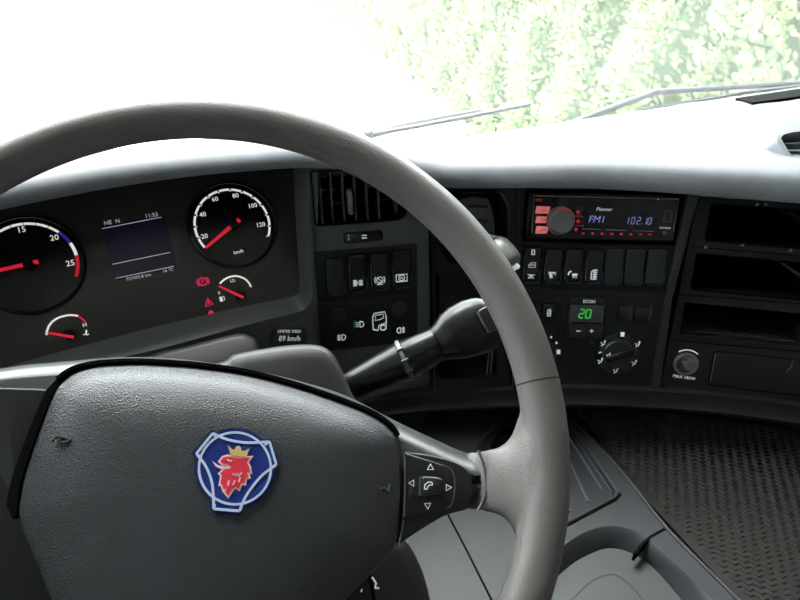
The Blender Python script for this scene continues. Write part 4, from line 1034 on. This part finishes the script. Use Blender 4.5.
    def tri(u, v, pts): 
        m = MB(); m.stroke([hp(u + a, v + b, z) for a, b in pts], .0007, z - .001, z + .0002, True); m.build('arrow_mark', 'print_white', kp, 0)
    tri(430.5, 467, ((-3.2, 2.5), (3, 2.5), (0, -3))); tri(411.5, 483, ((2.3, -3), (2.3, 3.2), (-2.8, 0))); tri(448.6, 487.5, ((-2.3, -3), (-2.3, 3.2), (3, 0))); tri(427.5, 506, ((-3, -2.5), (3.2, -2.8), (.4, 3)))
    q = [hp(u, v, z) for u, v in ((420, 476), (438, 477), (443, 480), (443, 489), (440, 493.5), (420, 496.5))]
    k = MB().prism(rnd(q, .0025), z - .001, z + .0045, .0022).build('phone_key', 'switch_pad', root, 40)
    MB().stroke([hp(419.8, 477, z), hp(419.6, 495.5, z)], .0010, z - .001, z + .0018).build('key_edge', 'edge_light', k, 0)
    mb = MB(); zz = z + .0046
    mb.stroke(spline([hp(u, v, zz) for u, v in ((424.5, 489), (425, 485), (428, 482.3), (432, 482.3))], 4), .0005, zz - .001, zz + .0003)
    mb.stroke(spline([hp(u, v, zz) for u, v in ((427, 489.3), (428, 486.5), (430, 485), (432.5, 485))], 4), .0005, zz - .001, zz + .0003)
    mb.stroke([hp(424.5, 489, zz), hp(427, 489.3, zz)], .0005, zz - .001, zz + .0003); mb.stroke([hp(432, 482.3, zz), hp(432.5, 485, zz)], .0005, zz - .001, zz + .0003); mb.build('phone_icon', 'print_white', k, 0)
    # light collar line between spoke and rim root
    q = spline([hp(u, v, -.024) for u, v in ((479.5, 450), (483.5, 460), (486.5, 473), (487, 488), (484.5, 501), (479.5, 510.5))], 5)
    MB().tube([(*a, -.0272) for a in q], .0011, 8).build('spoke_collar', 'edge_light', root, 60)
    # emblem
    hE = -.0078
    Z = lambda x, y: hp(180 + x / 5.4545, 420 + y / 5.4545, hE)
    def zp(L_): return [Z(*q) for q in L_]
    cx, cy = 300, 264
    def ca(r, a0, a1, n=10): return [(cx + r * math.cos(rad(a0 + (a1 - a0) * k / n)), cy - r * math.sin(rad(a0 + (a1 - a0) * k / n))) for k in range(n + 1)]
    outl = [(200, 66), (172, 50), (62, 182), (84, 214)] + ca(224, 166, 232) + [(168, 488), (196, 516), (328, 522), (352, 490)] + ca(224, 284, 352, 10) + [(546, 250), (502, 104), (444, 100)] + ca(222, 52, 116, 8)
    em = MB().prism(zp(outl), hE - .004, hE - .0002).build('emblem', 'emblem_navy', root, 40, label='blue enamel emblem with red griffin head')
    inn = [(200, 78), (176, 64), (76, 184), (94, 214)] + ca(212, 166, 232) + [(176, 484), (200, 505), (324, 510), (342, 484)] + ca(212, 284, 352) + [(532, 248), (494, 114), (446, 110)] + ca(210, 52, 116, 8)
    MB().prism(zp(inn), hE - .003, hE + .0003).build('enamel_field', 'emblem_blue', em, 0)
    z0, z1 = hE - .001, hE + .0008
    MB().stroke(zp(ca(196, 0, 360, 48)[:-1]), .0014, z0, z1, True).build('silver_line', 'emblem_silver', em, 0)
    for L_ in ([(180, 72), (240, 100), (300, 116), (380, 124), (488, 118)], [(92, 186), (140, 250), (172, 330), (182, 400), (184, 484)], [(526, 244), (450, 300), (392, 368), (352, 430), (326, 496)]):
        MB().stroke(spline(zp(L_), 5), 0.0015, z0, z1 + .0001).build('silver_line', 'emblem_silver', em, 0)
    for L_ in ([(180, 72), (88, 186)], [(488, 118), (526, 244)], [(184, 484), (326, 496)], [(92, 186), (118, 206)], [(526, 244), (498, 256)], [(184, 484), (190, 458)], [(326, 496), (336, 462)], [(488, 118), (462, 136)], [(180, 72), (196, 92)]):
        MB().stroke(zp(L_), 0.0015, z0, z1).build('silver_line', 'emblem_silver', em, 0)
    head = [(220, 226), (236, 205), (262, 198), (300, 206), (340, 208), (382, 206), (364, 232), (378, 256), (382, 284), (366, 284), (374, 312), (356, 318), (352, 346), (334, 342), (322, 374), (304, 362), (288, 374), (264, 412), (250, 396), (256, 366), (240, 380), (230, 350), (222, 350), (230, 304), (220, 292), (244, 270), (276, 264), (280, 254), (252, 240), (236, 240)]
    MB().prism(inset(zp(head), -.0011), z0, z1).build('griffin_outline', 'emblem_pink', em, 0)
    MB().prism(zp(head), z0, z1 + .0003).build('griffin_head', 'emblem_red', em, 0)
    MB().prism(zp([(176, 222), (204, 244), (232, 252), (264, 254), (262, 266), (226, 268), (196, 254)]), z0, z1 + .0002).build('griffin_tongue', 'emblem_pink', em, 0)
    for L_ in ([(285, 300), (302, 290), (300, 306), (322, 290), (318, 310), (340, 286)], [(258, 216), (272, 224), (284, 222)], [(268, 330), (262, 360)], [(300, 330), (290, 356)], [(330, 312), (322, 338)]):
        MB().stroke(zp(L_), .0009, z0, z1 + .0006).build('feather_line', 'emblem_pink', em, 0)
    MB().prism(zp([(262, 138), (284, 160), (300, 162), (306, 146), (320, 140), (332, 150), (334, 166), (352, 170), (380, 154), (362, 202), (278, 192)]), z0, z1 + .0004).build('crown', 'emblem_gold', em, 0)
build_wheel()

# ================================================================== COLUMN AND STALK
def build_column():
    pl = H.shifted(H.O - H.N * .32); h0 = .32
    root = thing('steering_column', 'dark steering column shroud directly behind the wheel hub', 'steering column', pl)
    def ring(px, h, grow=0): return [(*q, h + h0) for q in inset([pl.p(u, v, h + h0) for u, v in px], grow)]
    px = [(218, 363), (234, 354.5), (262, 349), (292, 345), (316, 345), (330, 351), (340, 366), (350, 390), (362, 420), (370, 520), (330, 600), (250, 630), (160, 620), (90, 560), (80, 430), (110, 380), (160, 366)]
    pxs = [tuple(q) for q in spline([np.array(q, float) for q in px], 5, True)]
    MB().rings([ring(pxs, -.095, .012), ring(pxs, -.0965, .004), ring(pxs, -.100, .001), ring(pxs, -.108, 0), ring(pxs, -.16, .002), ring(pxs, -.30, .02)]).build('column_shroud', 'column_skin', root, 60)
    px = [(120, 380), (150, 356), (182, 347), (215, 338.5), (238, 333.5), (250, 336), (259, 346), (262, 380), (200, 420)]
    pxs = [tuple(q) for q in spline([np.array(q, float) for q in px], 5, True)]
    MB().rings([ring(pxs, -.265, .006), ring(pxs, -.268, .001), ring(pxs, -.275, 0), ring(pxs, -.32, 0)]).build('shroud_collar', 'column_skin', root, 60)
    # knee cover below, with a small symbol
    px = [(330, 520), (405, 535), (425, 575), (438, 640), (430, 760), (250, 760), (250, 600)]
    kn = MB().rings([ring(rnd(px, 20), -.17, .012), ring(rnd(px, 20), -.176, .002), ring(rnd(px, 20), -.19, 0), ring(rnd(px, 20), -.31, 0)]).build('knee_cover', 'column_skin', root, 60)
    q = pl.p(376, 588, -.17 + h0); m = MB(); z = -.17 + h0
    m.stroke([pl.p(u, v, z) for u, v in ((372, 577), (376, 583), (375, 588), (379, 588))], .0016, z - .002, z + .0008); m.stroke([pl.p(u, v, z) for u, v in ((362, 589), (361, 592))], .0012, z - .002, z + .0008); m.build('cover_symbol', 'print_white', kn, 0)
    MB().stroke([pl.p(u, v, z) for u, v in ((369, 572), (374, 600), (380, 640))], .003, z - .002, z + .0006).build('cover_seam', 'void_black', kn, 0)
build_column()
def build_stalk():
    spec = [(338, 391.5, 13, .520), (352, 385.5, 14.5, .520), (375, 374.5, 17, .520), (398, 364, 19.5, .520), (402, 362, 20.5, .520)]
    neck = [(405, 360.6, 18.5, .520), (407, 359.6, 20, .520), (420, 353, 18.6, .520), (437, 344.5, 17.2, .521)]
    headp = [(437.5, 344, 17.4, .521), (443, 341, 20, .521), (450, 337, 24.5, .521), (460, 332.5, 27.5, .522), (474, 327, 29, .523), (486, 323, 28, .524), (496, 319.5, 23, .525), (502, 317, 14, .526), (504, 316, 5, .526)]
    O = at(338, 391.5, .52); pl = flat(O)
    root = thing('control_stalk', 'thick black gear and retarder stalk pointing right from the column', 'control stalk', pl)
    axis = at(495, 320, .525) - O; axis /= np.linalg.norm(axis)
    view = (at(420, 352, .52) - CAM); view /= np.linalg.norm(view)
    b = np.cross(axis, view); b /= np.linalg.norm(b); nn = np.cross(b, axis)
    def rings(L_, flat_=.72):
        out = []
        for u, v, r, t in L_:
            c = pl.loc(at(u, v, t)); rr = r / F * t
            out.append([c + b * rr * math.cos(k / 28 * TAU) + nn * rr * flat_ * math.sin(k / 28 * TAU) for k in range(28)])
        return out
    MB().rings(rings(spec, .9)).build('stalk_arm', 'stalk', root, 50)
    MB().rings(rings([(403, 361.6, 21.5, .520), (404.5, 360.8, 22, .520), (406.5, 359.8, 21.6, .520)], .92)).build('turn_ring', 'edge_light', root, 50)
    for a in (-.5, -.25, 0, .25):
        c = pl.loc(at(405, 360.3, .52)); rr = 22.2 / F * .52; q = c + b * rr * math.sin(a * 2.2) - nn * rr * .92 * math.cos(a * 2.2)
        MB().tube([q - axis * .003, q + axis * .003], .0012, 6).build('ring_knurl', 'dark_plastic', root, 0)
    nk = MB().rings(rings(neck, .9)).build('stalk_neck', 'stalk', root, 50)
    c = pl.loc(at(421, 355.5, .521)) - view * (17.6 / F * .52 * .9); q = [c + axis * a + b * d_ - view * e for e in (-.003, .0012) for a, d_ in ((-.0013, -.0013), (.0013, -.0013), (.0013, .0013), (-.0013, .0013))]
    MB().add(q, [(0, 1, 2, 3), (4, 5, 6, 7), (0, 1, 5, 4), (1, 2, 6, 5), (2, 3, 7, 6), (3, 0, 4, 7)]).build('stalk_mark', 'print_white', nk, 0)
    hd = MB().rings(rings(headp, .66)).build('stalk_head', 'stalk', root, 60)
    sp = Pl(at(489, 319.5, .506), axis, b)
    q = rrect(-.006, -.010, .007, .011, .004); vs = MB().prism(q, -.006, .0032, .0015); vs.v = [tuple(pl.loc(sp.O + sp.X * x + sp.Y * y + sp.N * z)) for x, y, z in vs.v]
    # orient towards the driver
    vs.build('head_button', 'dark_plastic', hd, 40)
    m = MB().stroke([(-.006, .010), (-.0062, 0), (-.005, -.010)], .001, -.002, .0038); m.v = [tuple(pl.loc(sp.O + sp.X * x + sp.Y * y + sp.N * z)) for x, y, z in m.v]; m.build('button_edge', 'edge_light', hd, 0)
build_stalk()

# ================================================================== CONSOLE AND MAT
ZM = -.60
def build_mat():
    O = at_z(680, 470, ZM); pl = flat(O); g = lambda u, v: pl.loc(at_z(u, v, ZM))[:2]
    root = thing('rubber_mat', 'black rubber mat with raised diamond pattern on the engine tunnel', 'floor mat', pl)
    a, b = g(556, 402), g(760, 622); d = (b - a) / np.linalg.norm(b - a); nrm = np.array([-d[1], d[0]])
    if nrm[0] < 0: nrm = -nrm
    L_ = np.linalg.norm(b - a)
    a2 = a - d * .12; b2 = b + d * .10; fr = nrm * .62
    MB().prism([a2, b2, b2 + fr + d * .1, a2 + fr], -.006, 0).build('mat_sheet', 'mat_rubber', root, 0)
    # rows of chevron lugs
    mb = MB(); ey = g(737.5, 530) - g(740.5, 550); ey /= np.linalg.norm(ey); ex = np.array([ey[1], -ey[0]]); pu, pv = .0060, .0074
    n0 = 130
    for i in range(-n0, n0):
        for j in range(-115, 115):
            q = ex * (i * pu) + ey * (j * pv)
            s_ = (q - a) @ nrm; t_ = (q - a) @ d
            if s_ < .010 or s_ > .60 or t_ < -.10 or t_ > L_ + .08: continue
            k = 1 if i % 2 else -1
            A = q + ex * .0027 + ey * .0019 * k; B = q - ex * .0027 - ey * .0019 * k; wv = ey * .0014
            mb.add([(*(A + wv), 0), (*(A - wv), 0), (*(B - wv), 0), (*(B + wv), 0), (*A, .0016), (*B, .0016)], [(0, 1, 4), (2, 3, 5), (0, 4, 5, 3), (1, 2, 5, 4)])
    o = mb.build('mat_lugs', 'mat_rib', root, 0); o['kind'] = 'stuff'
build_mat()
def build_console():
    ZC = ZM + .012; O = at_z(560, 520, ZC); pl = flat(O); g = lambda u, v, z=0: pl.loc(at_z(u, v, ZC + z))[:2]
    root = thing('centre_console', 'grey plastic centre console with tray and round bowl beside the mat', 'console', pl)
    edge = [g(560, 405), g(567, 413), g(622, 472), g(667, 529), g(742, 604), g(800, 665)]
    body = [g(426, 412), g(470, 402)] + edge + [g(700, 900), g(420, 900), g(380, 640), g(392, 520)]
    bowl_o = spline([np.array(g(u, v)) for u, v in ((556, 553), (567, 543), (585, 532), (607, 526), (630, 529), (652, 541), (690, 576), (720, 610), (740, 650), (700, 700), (600, 700), (545, 640), (545, 580))], 5, True)
    tray = rnd([g(505, 415), g(566, 416.5), g(620, 495), g(565, 525), g(530, 535), g(475, 447)], [.01, .004, .012, .004, .02, .02])
    MB().plate(body, [list(map(tuple, bowl_o)), tray], 0, .05).build('console_top', 'console_grey', root, 0)
    # raised edge bead next to the mat
    MB().tube([(*q, .0005) for q in spline([np.array(e) for e in edge], 4)], .0022, 8).build('edge_bead', 'console_grey', root, 60)
    # bowl
    dz = -.022
    bi = spline([np.array(g(u, v, dz)) for u, v in ((549, 583), (557, 576), (571, 564), (586, 555), (605, 548), (621, 549), (636, 555), (652, 566), (681, 598), (706, 640), (680, 690), (610, 690), (556, 650), (540, 610))], 5, True)
    n = len(bowl_o); bi = [bi[int(i * len(bi) / n)] for i in range(n)]
    rs = []
    for q, z in ((0, 0), (.12, -.0015), (.4, -.008), (.75, -.0165), (1, dz)):
        rs.append([(*(np.array(a) + (np.array(b) - np.array(a)) * q), z) for a, b in zip(bowl_o, bi)])
    MB().rings(rs, cap0=False, cap1=False).build('bowl_wall', 'console_grey', root, 60)
    lid = inset([tuple(q) for q in bi], .001)
    ld = MB().prism(lid, dz - .01, dz + .001, .001).build('bowl_lid', 'console_lid', root, 40)
    iq = spline([np.array(g(u, v, dz)) for u, v in ((565, 607), (572, 600), (583, 589), (595, 580), (611, 575), (624, 580.5), (640, 597), (655, 620))], 4)
    MB().stroke(iq, .0014, dz - .001, dz + .0014).build('lid_groove', 'console_dark', ld, 0)
    MB().stroke([g(u, v, -.004) for u, v in ((634, 556), (641, 547), (650, 539), (668, 529))], .0030, -.012, .0006).build('panel_gap', 'void_black', root, 0)
    # tray
    MB().rings([[(x, y, z) for x, y in inset(tray, d)] for z, d in ((0, -.0015), (.0015, .0), (.001, .002), (-.008, .004))], cap0=False, cap1=False).build('tray_rim', 'console_grey', root, 40)
    MB().prism(inset(tray, .003), -.016, -.008).build('tray_floor', 'console_dark', root, 0)
    for a, b in (((563, 421), (612, 493)), ((563, 428), (602, 490)), ((563, 447), (588, 502)), ((545, 430), (570, 512))):
        MB().stroke([g(*a, -.007), g(*b, -.007)], .0020, -.009, -.0055).build('tray_ridge', 'ridge', root, 0)
    MB().stroke([g(u, v) for u, v in ((620.5, 494), (616, 499.5), (565, 526.5), (552, 532))], .0026, -.001, .0019).build('tray_shadow_gap', 'void_black', root, 0)
    # pocket opening seen inside the wheel
    q = rnd([g(u, v) for u, v in ((489, 446), (500, 431), (522, 421), (540, 430), (520, 452))], .008)
    MB().prism(q, -.004, .0008).build('pocket_mouth', 'void_black', root, 0)
    MB().stroke(spline([np.array(g(u, v)) for u, v in ((476, 449), (484, 438), (500, 428), (524, 418))], 5), .002, -.001, .0012).build('pocket_groove', 'console_dark', root, 0)
    # seam in the knee panel
    MB().stroke([g(u, v) for u, v in ((440, 500), (448, 515), (468, 553), (490, 597), (505, 630))], .0022, -.001, .0007).build('panel_seam', 'void_black', root, 0)
build_console()

# ================================================================== WIPERS
def build_wipers():
    def wiper(label, arm, blade, clips):
        pl = W.shifted(W.hit(*arm[0], -.05)); P_ = lambda u, v, h: np.array([*pl.p(u, v, h), h])
        root = thing('windscreen_wiper', label, 'wiper', pl, 'windscreen wipers')
        MB().tube([P_(u, v, .004) for u, v in arm], [.009] + [.0075] * (len(arm) - 2) + [.005], 8).build('wiper_arm', 'wiper_black', root, 60)
        MB().tube([P_(u, v, .020) for u, v in blade], .0055, 6).build('wiper_blade', 'wiper_black', root, 60)
        for a, b in clips:
            MB().tube([P_(*a, .004), P_(*b, .020)], .003, 6).build('wiper_bracket', 'wiper_black', root, 60)
    wiper('thin wiper low on the windscreen left of the hedge gap', [(362, 136), (400, 127), (440, 119), (480, 111)], [(372, 134), (420, 125.5), (470, 116), (530, 104)], [((440, 119), (450, 120)), ((480, 111), (490, 112))])
    wiper('long wiper at the right side of the windscreen', [(572, 124), (612, 108), (655, 92), (720, 88), (800, 83), (860, 80)], [(640, 110), (690, 102), (740, 93), (800, 86), (850, 82)], [((655, 93), (662, 106)), ((720, 88), (722, 96)), ((690, 90), (694, 101)), ((760, 86), (762, 91))])
build_wipers()
